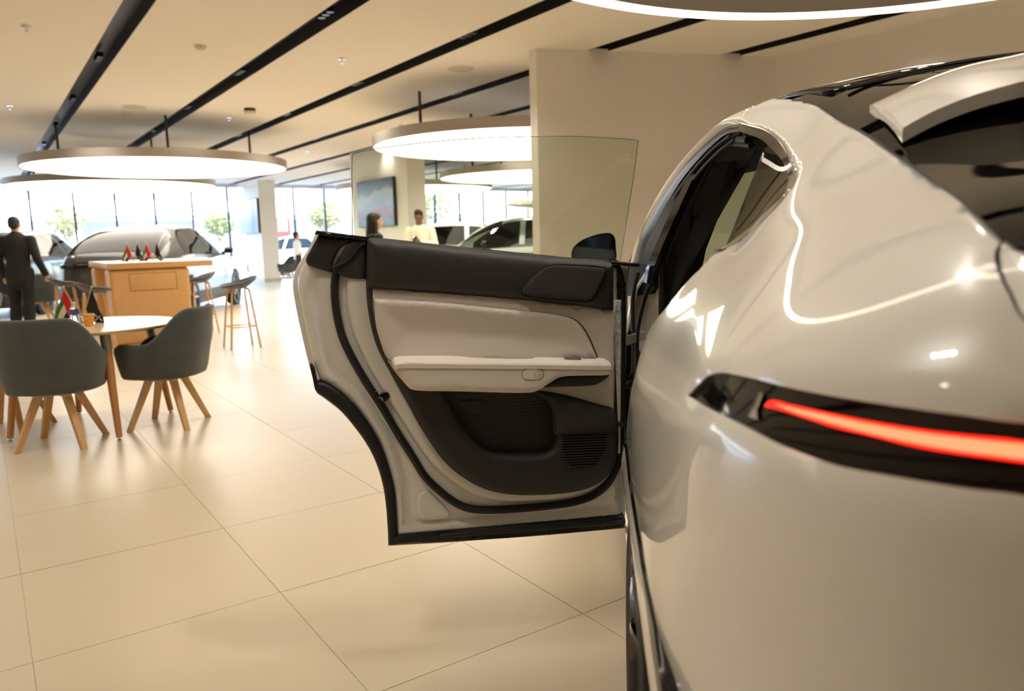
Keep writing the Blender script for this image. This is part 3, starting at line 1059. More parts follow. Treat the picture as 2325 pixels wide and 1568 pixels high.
# ------------------------------------------------------------------ white car body: a smooth radial surface fitted to measured points
B_C = np.array([1.90, 0.96, 0.80])      # centre of the radial surface, car coordinates
_tp_s = np.array([0.49, 0.52, 0.57, 0.65, 0.80, 1.00, 1.20, 1.45, 1.75])
_tp_t = np.array([0.96, 0.60, 0.35, 0.20, 0.115, 0.062, 0.038, 0.027, 0.022])
ctrl = []
for px, py, s in [(1500, 692, 1.55), (1470, 760, 1.62), (1440, 860, 1.70), (1421, 960, 1.75), (1632, 568, 1.6), (1700, 528, 1.5), (1770, 470, 1.40), (1800, 405, 1.35), (1742, 303, 1.70), (1690, 280, 1.85),
                  (1720, 230, 1.90), (1645, 272, 2.0), (1760, 222, 1.88), (1860, 240, 1.65), (1940, 290, 1.42), (2050, 365, 1.2), (2150, 440, .98), (2270, 525, .75), (1850, 340, 1.42), (1900, 480, 1.06), (2000, 600, .88), (1800, 650, 1.0), (1700, 620, 1.22), (1600, 700, 1.2),
                  (1600, 800, 1.02), (2100, 750, .73), (2250, 650, .70), (1800, 850, .78), (1565, 897, .94), (1720, 920, .785), (2325, 1040, .60)]:
    ctrl.append(to_car(cpt(px, py, s)))
for px, py, s in [(1422, 1010, 1.77), (1432, 1100, 1.55), (1453, 1220, 1.30), (1470, 1350, 1.14), (1485, 1460, 1.04), (1500, 1568, .96)]:
    ctrl.append(to_car(cpt(px, py, s)))
for dz, dt, ds in ((0.98, 0.0, 0.0), (0.86, 0.0, -0.012), (0.66, 0.006, -0.03), (0.45, 0.03, 0.0)):
    for s, t in zip(_tp_s, _tp_t):
        if s > 1.1 and dz > .7:
            continue
        ctrl.append(np.array([s + ds, t + dt, dz]))
ctrl += [np.array(c) for c in [(0.56, .6, 1.2), (.53, .96, 1.2), (.66, .96, 1.275), (.70, .6, 1.285), (1.0, .96, 1.41), (1.3, .96, 1.52), (1.6, .96, 1.62), (1.95, .96, 1.66), (1.0, .62, 1.39), (1.3, .62, 1.50), (1.6, .62, 1.585), (1.95, .62, 1.635), (2.3, .96, 1.67), (2.3, .5, 1.63), (2.2, .28, 1.5), (2.2, .15, 1.2), (2.2, 0.02, .95), (2.2, .0, .7), (2.2, .03, .45)]]
ctrl = np.array(ctrl)
mir = ctrl.copy()
mir[:, 1] = 1.92 - mir[:, 1]
allc = np.concatenate([ctrl, mir[np.abs(mir[:, 1] - .96) > .01]])
_d = allc - B_C
_r = np.linalg.norm(_d, axis=1)
_dir = _d / _r[:, None]


def _phi(A, Bm):
    q = np.linalg.norm(A[:, None, :] - Bm[None, :, :], axis=2)
    return q ** 3


_n = len(_dir)
_K = _phi(_dir, _dir) + np.eye(_n) * 2e-3
_Pm = np.concatenate([np.ones((_n, 1)), _dir], 1)
_A = np.block([[_K, _Pm], [_Pm.T, np.zeros((4, 4))]])
_w = np.linalg.solve(_A, np.concatenate([_r, np.zeros(4)]))


def rad_of(D):
    return _phi(D, _dir) @ _w[:_n] + np.concatenate([np.ones((len(D), 1)), D], 1) @ _w[_n:]


def ang_of(p):
    """car point(s) -> (azimuth, elevation); azimuth 0 = left side, pi/2 = rear"""
    q = np.atleast_2d(p) - B_C
    return np.stack([np.arctan2(-q[:, 0], -q[:, 1]), np.arctan2(q[:, 2], np.hypot(q[:, 0], q[:, 1]))], 1)


def dir_of(a):
    a = np.atleast_2d(a)
    c = np.cos(a[:, 1])
    return np.stack([-np.sin(a[:, 0]) * c, -np.cos(a[:, 0]) * c, np.sin(a[:, 1])], 1)


def surf(a, off=0.0):
    D = dir_of(a)
    return B_C + D * (rad_of(D) + off)[:, None]


def world_pts(P):
    P = np.atleast_2d(P)
    return C_O + np.outer(P[:, 0], C_A) + np.outer(P[:, 1], C_R) + np.outer(P[:, 2], [0, 0, 1.0])


def cast(px, py):
    """first hit of a pixel's line of sight with the body surface -> angles"""
    d = ray(px, py)
    o = to_car(CAM)
    dd = np.array([d @ C_A, d @ C_R, d[2]])
    k = np.linspace(0.35, 2.4, 500)
    P = o + k[:, None] * dd
    q = P - B_C
    rr = np.linalg.norm(q, axis=1)
    g = rr - rad_of(q / rr[:, None])
    i = np.where((g[:-1] > 0) & (g[1:] <= 0))[0]
    if len(i) == 0:
        i = int(np.argmin(g)); kk = k[i]
    else:
        i = int(i[0]); kk = k[i] + (k[i + 1] - k[i]) * g[i] / (g[i] - g[i + 1])
    return ang_of(o + kk * dd)[0]


def A_(seq):
    """(px,py) cast on the body / (px,py,s) placed / ('c',s,t,z) car point -> angles"""
    out = []
    for q in seq:
        if q[0] == 'c':
            out.append(ang_of(np.array(q[1:]))[0])
        elif len(q) == 3:
            out.append(ang_of(to_car(cpt(*q)))[0])
        else:
            out.append(cast(*q))
    return np.array(out)


def mirror_pts(P):
    P = np.array(P); P[:, 1] = 1.92 - P[:, 1]
    return P


def body_panel(name, ang_poly, m, off=0.0, thick=0.02, step=0.016, holes=(), rad=0.006, hgt=0.004, mirrored=True, angle=60):
    extra = []
    L = ang_poly
    pts, tris, loops = fill2d(ang_poly, holes, step)
    d = np.min([seg_dist(pts, q) for q in loops], 0)
    o = np.full(len(pts), off)
    if rad > 0:
        x = np.clip(d / rad, 0, 1)
        o = o + hgt * (np.sqrt(np.clip(1 - (1 - x) ** 2, 0, 1)) - 1)
    P = surf(pts, o)
    Q = surf(pts, off - thick)
    v, f = shell_from(P, tris, Q)
    r = wpart(name, world_pts(np.array(v)), f, m, angle=angle)
    if mirrored:
        wpart(name, world_pts(mirror_pts(v)), [q[::-1] for q in f], m, angle=angle)
    return r


sil = [(1421, 985, 1.78), (1421, 960, 1.75), (1440, 860, 1.70), (1470, 760, 1.62), (1500, 692, 1.55)]
trim_out = [(1638, 564), (1700, 527), (1746, 482), (1783, 442), (1799, 410), (1800, 385), (1774, 328), (1737, 297), (1676, 278)]
glass_edge_px = [(1760, 222, 1.88), (1810, 226, 1.77), (1860, 240, 1.65), (1940, 290, 1.42), (2050, 365, 1.2), (2150, 440, .98), (2270, 525, .75)]
hatch_px = [(2270, 525, .75), (2258, 570), (2266, 615), (2290, 665), (2325, 725)]
lt_top = [(2325, 960), (2184, 942), (2033, 921), (1832, 888), (1692, 855), (1631, 845), (1601, 853), (1576, 876), (1556, 898)]
lt_bot = [(1556, 898), (1682, 966), (1757, 1006), (1883, 1054), (2033, 1084), (2184, 1109), (2325, 1127)]
arch = [(1500, 1568, .96), (1485, 1460, 1.04), (1470, 1350, 1.14), (1453, 1220, 1.30), (1432, 1100, 1.55), (1422, 1010, 1.77)]
a_sil = spl(A_(sil), False, 5)
a_ap = spl(A_([(1500, 692, 1.55), (1545, 650, 1.57), (1590, 612, 1.585), (1632, 569, 1.6)]), False, 4)
a_trim = spl(A_(trim_out), False, 5)
a_rail = spl(A_([(1676, 278), (1694, 243, 1.935), (1720, 230, 1.9), (1760, 222, 1.88)]), False, 4)
a_gl = spl(A_(glass_edge_px), False, 6)
a_hatch = spl(np.concatenate([A_(hatch_px), A_([('c', .585, .345, 1.165), ('c', .565, .39, 1.15)])]), False, 6)
a_lt = spl(np.concatenate([A_([('c', .485, .96, 1.145), ('c', .51, .6, 1.147), ('c', .565, .39, 1.148)]), A_(lt_top)]), False, 6)
a_lb = spl(np.concatenate([A_(lt_bot), A_([('c', .565, .36, 1.072), ('c', .52, .6, 1.07), ('c', .49, .96, 1.07)])]), False, 6)
k_join = int(np.argmin(np.linalg.norm(a_lt - a_hatch[-1], axis=1)))
low = spl(A_([('c', .45, .96, .40), ('c', .50, .55, .40), ('c', .62, .2, .40), ('c', .85, .09, .42), ('c', .90, .06, .60)]), False, 4)
a_arch = spl(A_(arch), False, 5)
quarter = np.concatenate([a_sil[:-1], a_ap[:-1], a_trim[:-1], a_rail[:-1], a_gl[:-1], a_hatch[:-1], a_lt[k_join:-1], a_lb, low, a_arch[:-1]])
body_panel('quarter_panel', quarter, WHITE_PAINT, 0.0, 0.02, 0.013, rad=0.010, hgt=0.005)
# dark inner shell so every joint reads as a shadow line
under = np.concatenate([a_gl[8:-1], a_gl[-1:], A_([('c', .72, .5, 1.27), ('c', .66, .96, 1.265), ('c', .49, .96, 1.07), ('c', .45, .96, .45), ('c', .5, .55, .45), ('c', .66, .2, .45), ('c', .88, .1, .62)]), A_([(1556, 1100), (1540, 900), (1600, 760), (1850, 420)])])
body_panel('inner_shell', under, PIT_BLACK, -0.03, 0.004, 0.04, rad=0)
# hatch: lower white panel between glass and light bar
h_in = spl(np.concatenate([A_([(2279, 537), (2268, 571), (2276, 614), (2299, 662), (2333, 722)]), A_([('c', .580, .358, 1.168), ('c', .566, .40, 1.156)])]), False, 6)
hp = np.concatenate([h_in, spl(A_([('c', .566, .40, 1.156), ('c', .515, .6, 1.153), ('c', .490, .96, 1.152)]), False, 4)[1:], spl(A_([('c', .655, .96, 1.262), ('c', .70, .6, 1.272), (2330, 566), (2279, 537)]), False, 5)[:-1]])
body_panel('hatch_panel', hp, WHITE_PAINT, 0.0, 0.02, 0.013, rad=0.012, hgt=0.008)
# rear window
GLASS_DARK = mat('tinted_glass', (0.03, 0.029, 0.027), rough=0.03, spec=0.42)
g_poly = np.concatenate([spl(A_([(2274, 527, .755), (2158, 445, .985), (2058, 371, 1.205), (1950, 297, 1.42), (1868, 247, 1.65), (1800, 232, 1.80)]), False, 6), A_([('c', 1.78, .6, 1.61), ('c', 1.78, .96, 1.63)]), spl(A_([('c', .665, .96, 1.268), ('c', .71, .6, 1.278), (2328, 560), (2274, 527, .755)]), False, 5)[:-1]])
body_panel('rear_window', g_poly, GLASS_DARK, -0.004, 0.006, 0.02, rad=0)
body_panel('window_seal', np.concatenate([a_gl, spl(A_([(2274, 530, .755), (2158, 447, .985), (2058, 373, 1.205), (1950, 299, 1.42), (1868, 249, 1.65), (1800, 234, 1.80)]), False, 6)]), BLACK_RUBBER, -0.003, 0.006, 0.01, rad=0)
# light bar
lens = np.concatenate([a_lt[:-1], a_lb])
body_panel('tail_light', lens, mat('light_bar_black', (0.05, 0.038, 0.038), rough=0.07), -0.012, 0.01, 0.016, rad=0)
LED = mat('red_led', (0.5, 0.02, 0.01), rough=0.3, emit=((1.0, 0.11, 0.06), 2.0))
ledt = A_([(1727, 921), (1742, 908), (1782, 916), (1858, 933), (1983, 958), (2134, 981), (2325, 999)])
ledb = A_([(2325, 1051), (2084, 1016), (1983, 991), (1883, 968), (1832, 951), (1762, 929), (1727, 921)])
led = np.concatenate([spl(ledt, False, 5)[:-1], A_([('c', .57, .36, 1.118), ('c', .52, .6, 1.117), ('c', .49, .96, 1.117), ('c', .49, .96, 1.098), ('c', .52, .6, 1.098), ('c', .57, .36, 1.098)]), spl(ledb, False, 5)[:-1]])
body_panel('led_bar', led, LED, -0.006, 0.004, 0.012, rad=0.006, hgt=0.002)
ledc = np.concatenate([spl(A_([(1752, 915), (1800, 926), (1858, 938), (1983, 964), (2134, 988), (2325, 1008)]), False, 4), A_([('c', .57, .36, 1.1145), ('c', .52, .6, 1.1135), ('c', .49, .96, 1.1135), ('c', .49, .96, 1.1015), ('c', .52, .6, 1.1015), ('c', .57, .36, 1.1015)]), spl(A_([(2325, 1043), (2134, 1017), (1983, 986), (1858, 953), (1800, 935), (1752, 915)]), False, 4)[:-1]])
LEDC = mat('red_led_core', (0.6, 0.1, 0.06), rough=0.3, emit=((1.0, 0.36, 0.24), 4.2))
body_panel('led_core', ledc, LEDC, -0.0042, 0.001, 0.012, rad=0)
body_panel('light_reflector', A_([(1716, 889), (1724, 893), (1719, 908), (1710, 930), (1712, 952), (1696, 946), (1690, 944), (1700, 918)]), mat('reflector', (0.75, 0.70, 0.62), rough=.25, metal=.8), -0.008, 0.002, 0.01, rad=0)
# side window surround and fixed quarter glass
t_in = spl(A_([(1632, 565), (1687, 523), (1737, 478), (1776, 440), (1787, 412), (1786, 392), (1773, 362), (1752, 338), (1724, 313), (1674, 294)]), False, 5)
surround = np.concatenate([spl(A_([(1630, 571, 1.6)] + trim_out), False, 5), t_in[::-1]])
TRIM_M = mat('gloss_window_trim', (0.16, 0.14, 0.12), rough=0.08, coat=1.0, metal=.5)
body_panel('window_surround', surround, TRIM_M, -0.003, 0.012, 0.01, rad=0)
qg = np.concatenate([spl(A_([(1634, 563), (1687, 522), (1737, 477), (1776, 440), (1787, 412), (1786, 392), (1773, 362), (1752, 338), (1735, 322)]), False, 5), A_([(1727, 328), (1690, 420), (1655, 510)])])
body_panel('quarter_glass', qg, glass_mat('quarter_glass', (0.26, 0.27, 0.24)), -0.012, 0.004, 0.012, rad=0)
chrome_edge = surf(spl(A_([(1628, 571, 1.6), (1700, 529), (1747, 484), (1784, 444), (1801, 411), (1802, 385), (1776, 327), (1738, 295), (1676, 276)]), False, 6), 0.001)
v_, f_ = tube_geo(world_pts(chrome_edge), 0.0022, 8)
wpart('chrome_edge', v_, f_, CHROME)


def strip(name, A, Bq, m, thick=0.02, n=6, rows=4, bulge=0.0, out=None, mirrored=True):
    """band between two (px,py,s) lines"""
    pa = spl([to_car(cpt(*q)) for q in A], False, n)
    pb_ = spl([to_car(cpt(*q)) for q in Bq], False, n)
    V_ = []
    out = np.array(out if out is not None else (0, -1, 0.3))
    for k in np.linspace(0, 1, rows):
        V_.append(pa * (1 - k) + pb_ * k + out * bulge * math.sin(k * math.pi))
    nc_ = len(pa)
    V_ = np.concatenate(V_)
    qd = [(i * nc_ + j, i * nc_ + j + 1, (i + 1) * nc_ + j + 1, (i + 1) * nc_ + j) for i in range(rows - 1) for j in range(nc_ - 1)]
    back = V_ - out / np.linalg.norm(out) * thick
    v, f = shell_from(V_, qd, back)
    o = wpart(name, world_pts(np.array(v)), f, m)
    if mirrored:
        wpart(name, world_pts(mirror_pts(v)), [q[::-1] for q in f], m)
    return o


# roof rail (white) and front window trim running forward to the mirror
rail_o = [(1694, 247, 1.935), (1645, 271, 2.0), (1600, 308, 2.12), (1550, 362, 2.35), (1500, 432, 2.70), (1465, 500, 3.05), (1440, 565, 3.40), (1432, 597, 3.6)]
rail_i = [(1694, 280, 1.86), (1655, 286, 1.97), (1612, 318, 2.1), (1560, 368, 2.32), (1509, 438, 2.66), (1472, 505, 3.0), (1446, 568, 3.35), (1437, 597, 3.55)]
strip('roof_rail', rail_o, rail_i, WHITE_PAINT, bulge=0.006)
rail_t = [(1690, 298, 1.86), (1652, 303, 1.96), (1616, 331, 2.08), (1566, 384, 2.28), (1517, 455, 2.6), (1480, 525, 2.93), (1455, 585, 3.25), (1447, 612, 3.45)]
strip('window_trim', rail_i, rail_t, mat('satin_black_trim', (.07, .066, .06), rough=.38), bulge=0.003)
# front window: opaque panel painted as cabin shade, inner seals, B pillar
strip('cabin_shade_panel', rail_t, [(1634, 326, 1.98), (1600, 330, 2.30), (1588, 345, 2.45), (1567, 395, 2.46), (1534, 470, 2.47), (1508, 530, 2.48), (1484, 590, 2.49), (1472, 622, 2.5)], mat('dark_cabin', (0.075, 0.072, 0.068), rough=.6, spec=.08), thick=0.006, mirrored=False)
for k, dx in enumerate((6, 16)):
    path = [cpt(x + dx, y + dx * .8, s - .02 - .03 * k) for x, y, s in rail_t[1:]]
    v_, f_ = tube_geo(spl(path, False, 6), 0.0045, 8)
    wpart('window_channel', v_, f_, BLACK_RUBBER)
strip('b_pillar', [(1588, 336, 2.24), (1560, 402, 2.30), (1518, 490, 2.36), (1470, 600, 2.42), (1458, 640, 2.44)], [(1606, 324, 2.20), (1577, 395, 2.26), (1535, 488, 2.32), (1487, 600, 2.38), (1476, 645, 2.40)], BLACK_GLOSS, thick=0.02, rows=3, out=(0, -1, .35))
for k, pth in enumerate(([(1700, 318, 1.85), (1665, 316, 1.95), (1630, 322, 2.15), (1612, 342, 2.25), (1585, 400, 2.30), (1545, 482, 2.36), (1516, 550, 2.40), (1505, 590, 2.42), (1503, 650, 2.42), (1502, 720, 2.42)],
                         [(1706, 330, 1.84), (1670, 326, 1.95), (1640, 332, 2.15), (1622, 352, 2.26), (1596, 405, 2.32), (1557, 486, 2.38), (1527, 552, 2.42), (1514, 592, 2.44), (1511, 650, 2.44), (1510, 720, 2.44)])):
    v_, f_ = tube_geo(spl([cpt(*q) for q in pth], False, 6), 0.0105 if k == 0 else 0.008, 10)
    wpart('aperture_seal', v_, f_, BLACK_RUBBER)
# cabin side of the pillar with belt adjuster, headliner, dash
CABIN = mat('cabin_black', (0.125, 0.118, 0.11), rough=.75, noise=(200, .05, (1, 1, 1)))


def cabin_poly(name, pts3, m, thick, outv):
    P = np.array([to_car(cpt(*q)) for q in pts3])
    n_ = len(P)
    outv = np.array(outv, float)
    Q = P + outv * thick
    v = np.concatenate([P, Q])
    f = [tuple(range(n_)), tuple(range(2 * n_ - 1, n_ - 1, -1))] + [(i, i + n_, (i + 1) % n_ + n_, (i + 1) % n_) for i in range(n_)]
    return wpart(name, world_pts(v), f, m, smooth=False)


cabin_poly('pillar_trim', [(1500, 720, 2.5), (1504, 600, 2.5), (1530, 540, 2.5), (1568, 455, 2.46), (1605, 380, 2.4), (1628, 338, 2.34), (1668, 330, 2.3), (1712, 340, 2.3), (1700, 372, 2.3), (1674, 382, 2.36), (1652, 412, 2.44), (1632, 470, 2.52), (1606, 540, 2.58), (1590, 600, 2.6), (1582, 660, 2.6), (1560, 740, 2.6)], CABIN, 0.05, (1, .2, 0))
cabin_poly('pillar_trim', [(1614, 345, 2.28), (1640, 332, 2.25), (1700, 326, 2.22), (1716, 334, 2.2), (1704, 360, 2.22), (1660, 364, 2.26), (1632, 368, 2.28)], mat('cabin_grey', (0.17, .162, .152), rough=.7), 0.03, (1, .1, 0))
box('belt_adjuster', cpt(1612, 530, 2.5), (0.014, 0.03, 0.045), BLACK_RUBBER, white_car, None, .003)
put(white_car.children[-1])
tube('seat_belt', [cpt(1612, 532, 2.5), cpt(1600, 600, 2.55), cpt(1590, 680, 2.6)], 0.008, CABIN, white_car, 8); put(white_car.children[-1])


def car_loft(name, rows, m, thick=None, mirrored=False, angle=50, closed=False):
    """rows: list of lists of (s,t,z)"""
    nr_, nc_ = len(rows), len(rows[0])
    V_ = np.array([p for r_ in rows for p in r_], float)
    f = [(i * nc_ + j, i * nc_ + j + 1, (i + 1) * nc_ + j + 1, (i + 1) * nc_ + j) for i in range(nr_ - 1) for j in range(nc_ - 1)]
    o = wpart(name, world_pts(V_), f, m, angle=angle)
    md = o.modifiers.new('thickness', 'SOLIDIFY'); md.thickness = thick or 0.008
    if mirrored:
        o2 = wpart(name, world_pts(mirror_pts(V_)), [q[::-1] for q in f], m, angle=angle)
        md = o2.modifiers.new('thickness', 'SOLIDIFY'); md.thickness = thick or 0.008
    return o


def lerp_rows(rows, n=4):
    """smooth densify between given rows"""
    R_ = np.array(rows, float)
    out = []
    k = R_.shape[1]
    cols = [spl([R_[i, j] for i in range(len(R_))], False, n) for j in range(k)]
    return [[cols[j][i] for j in range(k)] for i in range(len(cols[0]))]


# roof: black glass with a dark lining below
roof_rows = []
for s, e, ze, zc in ((1.70, .44, 1.57, 1.635), (1.9, .40, 1.60, 1.665), (2.4, .36, 1.61, 1.68), (2.9, .36, 1.585, 1.665), (3.3, .38, 1.52, 1.60)):
    roof_rows.append([(s, t, ze + (zc - ze) * (1 - ((t - .96) / (e - .96)) ** 2)) for t in np.linspace(e, 1.92 - e, 15)])
car_loft('roof_glass', lerp_rows(roof_rows), GLASS_DARK, .012)
car_loft('headliner', [[(s, t, z - .035) for s, t, z in r_] for r_ in roof_rows], CABIN, .006)
v_, f_ = tube_geo(world_pts(np.array([(1.66, t, 1.566 + .05 * (1 - ((t - .96) / .5) ** 2)) for t in np.linspace(.46, 1.46, 15)])), 0.004, 6)
wpart('roof_joint', v_, f_, PIT_BLACK)
# rear spoiler

def over(px, py, ds):
    """point in front of the rear window on the pixel's line of sight"""
    h_ = surf(cast(px, py)[None])[0]
    return to_car(cpt(px, py, h_[0] - ds))


sp_top = [(1975, 238, .03), (2060, 199, .035), (2180, 152, .04), (2318, 121, .05)]
sp_bot = [(2050, 290, .055), (2120, 252, .07), (2210, 216, .085), (2318, 185, .10)]
pa = spl([over(*q) for q in sp_top], False, 6); pb_ = spl([over(*q) for q in sp_bot], False, 6)
ea, eb = pa[-1], pb_[-1]
za, zb2 = ea[2] + .02, eb[2] + .02
pa = np.concatenate([pa, [[ea[0], (ea[1] + .96) / 2, (ea[2] + za) / 2 + .004], [ea[0], .96, za]]]); pb_ = np.concatenate([pb_, [[eb[0], (eb[1] + .96) / 2, (eb[2] + zb2) / 2], [eb[0], .96, zb2]]])
rows_ = [pa * (1 - k) + pb_ * k + np.array([0, 0, .012]) * math.sin(k * math.pi) for k in np.linspace(0, 1, 7)]
V_ = np.concatenate(rows_); nc_ = len(pa)
qd = [(i * nc_ + j, i * nc_ + j + 1, (i + 1) * nc_ + j + 1, (i + 1) * nc_ + j) for i in range(6) for j in range(nc_ - 1)]
v, f = shell_from(V_, qd, V_ - np.array([0.0, 0, .022]))
wpart('spoiler', world_pts(np.array(v)), f, WHITE_PAINT)
wpart('spoiler', world_pts(mirror_pts(v)), [q[::-1] for q in f], WHITE_PAINT)
# fender lip and gloss strip around the rear wheel opening
strip('arch_strip', [(1416, 1012, 1.770), (1419, 1000, 1.760), (1424, 1010, 1.730), (1436, 1100, 1.520), (1456, 1220, 1.270), (1473, 1350, 1.110), (1488, 1460, 1.010), (1504, 1580, 0.930), (1524, 1760, 0.870)], [(1416, 1020, 1.770), (1417, 1012, 1.760), (1419, 1022, 1.740), (1428, 1105, 1.540), (1446, 1225, 1.300), (1463, 1355, 1.140), (1478, 1465, 1.040), (1494, 1585, 0.960), (1514, 1765, 0.900)], BLACK_GLOSS, thick=.02, rows=3, bulge=.003, out=(0, -1, 0))
strip('arch_lip', [(1415, 1020, 1.770), (1417, 1016, 1.760), (1419, 1022, 1.740), (1428, 1105, 1.540), (1446, 1225, 1.300), (1463, 1355, 1.140), (1478, 1465, 1.040), (1494, 1585, 0.960), (1514, 1765, 0.900)], [(1413, 1090, 1.770), (1413, 1086, 1.760), (1414, 1095, 1.750), (1420, 1150, 1.610), (1433, 1228, 1.370), (1448, 1355, 1.210), (1463, 1465, 1.110), (1479, 1585, 1.020), (1499, 1765, 0.950)], WHITE_PAINT, thick=.02, rows=4, bulge=.004, out=(0, -1, 0))


# wheels
def wheel(name, s, t, side):
    """axis across the car; side -1 = left"""
    R_ = 0.372
    W_ = 0.235
    root = put(link(bpy.data.objects.new(name, None), white_car))

    def T(P):
        P = np.array(P)
        # local: x outwards, y forward, z up
        return world_pts(np.stack([s + P[:, 1], t + side * P[:, 0], R_ + P[:, 2]], 1))

    def lat(prof, seg=64, closed=True):
        v, f = lathe_geo(prof, seg, closed=closed)
        v = np.array(v)
        return np.stack([v[:, 2], v[:, 0], v[:, 1]], 1), f
    v, f = lat([(.275, -.235), (.33, -.235), (R_ - .02, -.225), (R_, -.195), (R_, -.04), (R_ - .014, -.012), (.335, .0), (.285, -.006), (.270, -.02)], 72)
    mk('tyre', T(v), f, mat('tyre_rubber', (0.115, .105, .095), rough=.6, noise=(80, .15, (1, 1, 1))), root)
    for rr, xx in ((.345, -.001), (.318, .0008)):
        v, f = lathe_geo([(rr, 0), (rr + .004, .0012), (rr + .008, 0)], 72, closed=True); v = np.array(v); v = np.stack([v[:, 2] + xx, v[:, 0], v[:, 1]], 1)
        mk('sidewall_rib', T(v), f, mat('tyre_rubber', 0), root)
    v, f = lat([(.277, -.22), (.277, -.012), (.265, -.004), (.256, -.02), (.25, -.2)], 64)
    mk('rim_barrel', T(v), f, mat('rim_metal', (0.42, .40, .37), rough=.2, metal=1.0), root)
    for k in range(5):
        a0 = k * 2 * math.pi / 5 + .3
        for e in (-1, 1):
            pts_ = []
            for r_, aa, x in ((.06, 0.10, -.055), (.14, .16, -.03), (.21, .2, -.015), (.268, .26, -.018)):
                an = a0 + e * aa
                pts_.append((x, r_ * math.cos(an), r_ * math.sin(an)))
            P = spl(pts_, False, 5)
            v, f = tube_geo(P, [.015 - .004 * i / len(P) for i in range(len(P))], 8)
            mk('spoke', T(v), f, mat('rim_gloss', (0.30, .285, .265), rough=.1, metal=1.0), root)
    v, f = lat([(.001, -.05), (.03, -.048), (.065, -.06), (.07, -.1), (.001, -.1)], 32, False)
    mk('hub_cap', T(v), f, BLACK_GLOSS, root)
    v, f = lat([(.001, -.13), (.19, -.13), (.19, -.15), (.001, -.15)], 40, False)
    mk('brake_disc', T(v), f, STEEL, root)
    return root


wheel('wheel', 1.45, 0.022, -1)
wheel('wheel', 4.34, 0.03, -1)
wheel('wheel', 1.45, 1.898, 1)
wheel('wheel', 4.34, 1.89, 1)

# lower body forward of the opening, front end, far side; jamb and rocker at the open door
def side_row(s, t0, zb, zt=1.14):
    return [(s, t0 + .05, .24), (s, t0 + .015, .36), (s, t0, .55), (s, t0 - .004, .75), (s, t0 + .012, .95), (s, t0 + .05, zb - .06), (s, t0 + .085, zb)]


front_rows = [side_row(s, t0, zb) for s, t0, zb in ((2.52, .03, 1.17), (2.9, .028, 1.155), (3.4, .025, 1.13), (3.8, .02, 1.10), (4.1, .02, 1.06), (4.5, .05, 1.0), (4.85, .13, .93), (5.08, .3, .86), (5.2, .6, .80), (5.23, .96, .78))]
car_loft('front_side', lerp_rows(front_rows), WHITE_PAINT, .01, True)
hood = []
for s, t0, zb in ((3.75, .09, 1.105), (4.1, .105, 1.06), (4.5, .135, 1.0), (4.85, .215, .93), (5.08, .385, .86), (5.2, .685, .80)):
    hood.append([(s, t, zb + .05 * (1 - ((t - .96) / (t0 - .96)) ** 2)) for t in np.linspace(t0, 1.92 - t0, 11)])
car_loft('hood', lerp_rows(hood), WHITE_PAINT, .01)
far_rows = [[(a, 1.92 - b, c) for a, b, c in side_row(s, .02, zb)] for s, zb in ((1.5, 1.24), (1.8, 1.22), (2.1, 1.20), (2.52, 1.17))]
car_loft('far_rear_door', far_rows, WHITE_PAINT, .01)
far_glass = [[(s, 1.92 - (.10 + k * .24), zb + (zt - zb) * k) for k in np.linspace(0, 1, 5)] for s, zb, zt in ((1.55, 1.25, 1.44), (1.9, 1.215, 1.57), (2.5, 1.17, 1.585), (3.0, 1.15, 1.53), (3.5, 1.13, 1.35))]
car_loft('far_side_glass', far_glass, glass_mat('tint_glass', (0.42, .46, .40)), .004)
ws = [[(sb + (st - sb) * k, t, zb + (zt - zb) * k) for t in np.linspace(tl + .1 * k, 1.92 - tl - .1 * k, 9)] for k in np.linspace(0, 1, 6) for sb, st, zb, zt, tl in ((3.95, 3.32, 1.10, 1.555, .27),)]
car_loft('windshield', ws, glass_mat('windshield_glass', (0.74, .80, .72)), .004)
for sd in (0, 1):
    P = np.array([(3.98, .13, 1.10), (3.7, .19, 1.28), (3.4, .27, 1.47), (3.25, .34, 1.55)])
    if sd:
        P = mirror_pts(P)
    v_, f_ = tube_geo(world_pts(spl(list(P), False, 5)), 0.03, 8)
    wpart('a_pillar', v_, f_, CABIN)
bm = bmesh.new(); add_box(bm, car(3.85, .96, .98), (1.55, .42, .22), Matrix.Rotation(-PSI, 3, 'Z'), .05); put(bm_obj('dashboard', bm, CABIN, white_car))
bm = bmesh.new(); add_box(bm, car(2.75, .96, .27), (1.76, 2.5, .10), Matrix.Rotation(-PSI, 3, 'Z'), .02); put(bm_obj('floor_pan', bm, CABIN, white_car))
bm = bmesh.new(); add_box(bm, car(1.62, .96, .72), (1.5, .20, .62), Matrix.Rotation(-PSI, 3, 'Z'), .06); put(bm_obj('rear_backrest', bm, BEIGE_LEATHER, white_car))
bm = bmesh.new(); add_box(bm, car(1.92, .96, .50), (1.5, .52, .2), Matrix.Rotation(-PSI, 3, 'Z'), .06); put(bm_obj('rear_cushion', bm, BEIGE_LEATHER, white_car))
for tt in (.52, 1.40):
    bm = bmesh.new(); add_box(bm, car(2.75, tt, .82), (.46, .14, .64), Matrix.Rotation(-PSI, 3, 'Z'), .05); add_box(bm, car(2.72, tt, 1.20), (.24, .09, .15), Matrix.Rotation(-PSI, 3, 'Z'), .035); add_box(bm, car(3.0, tt, .52), (.48, .5, .14), Matrix.Rotation(-PSI, 3, 'Z'), .05)
    put(bm_obj('front_seat', bm, CABIN, white_car))
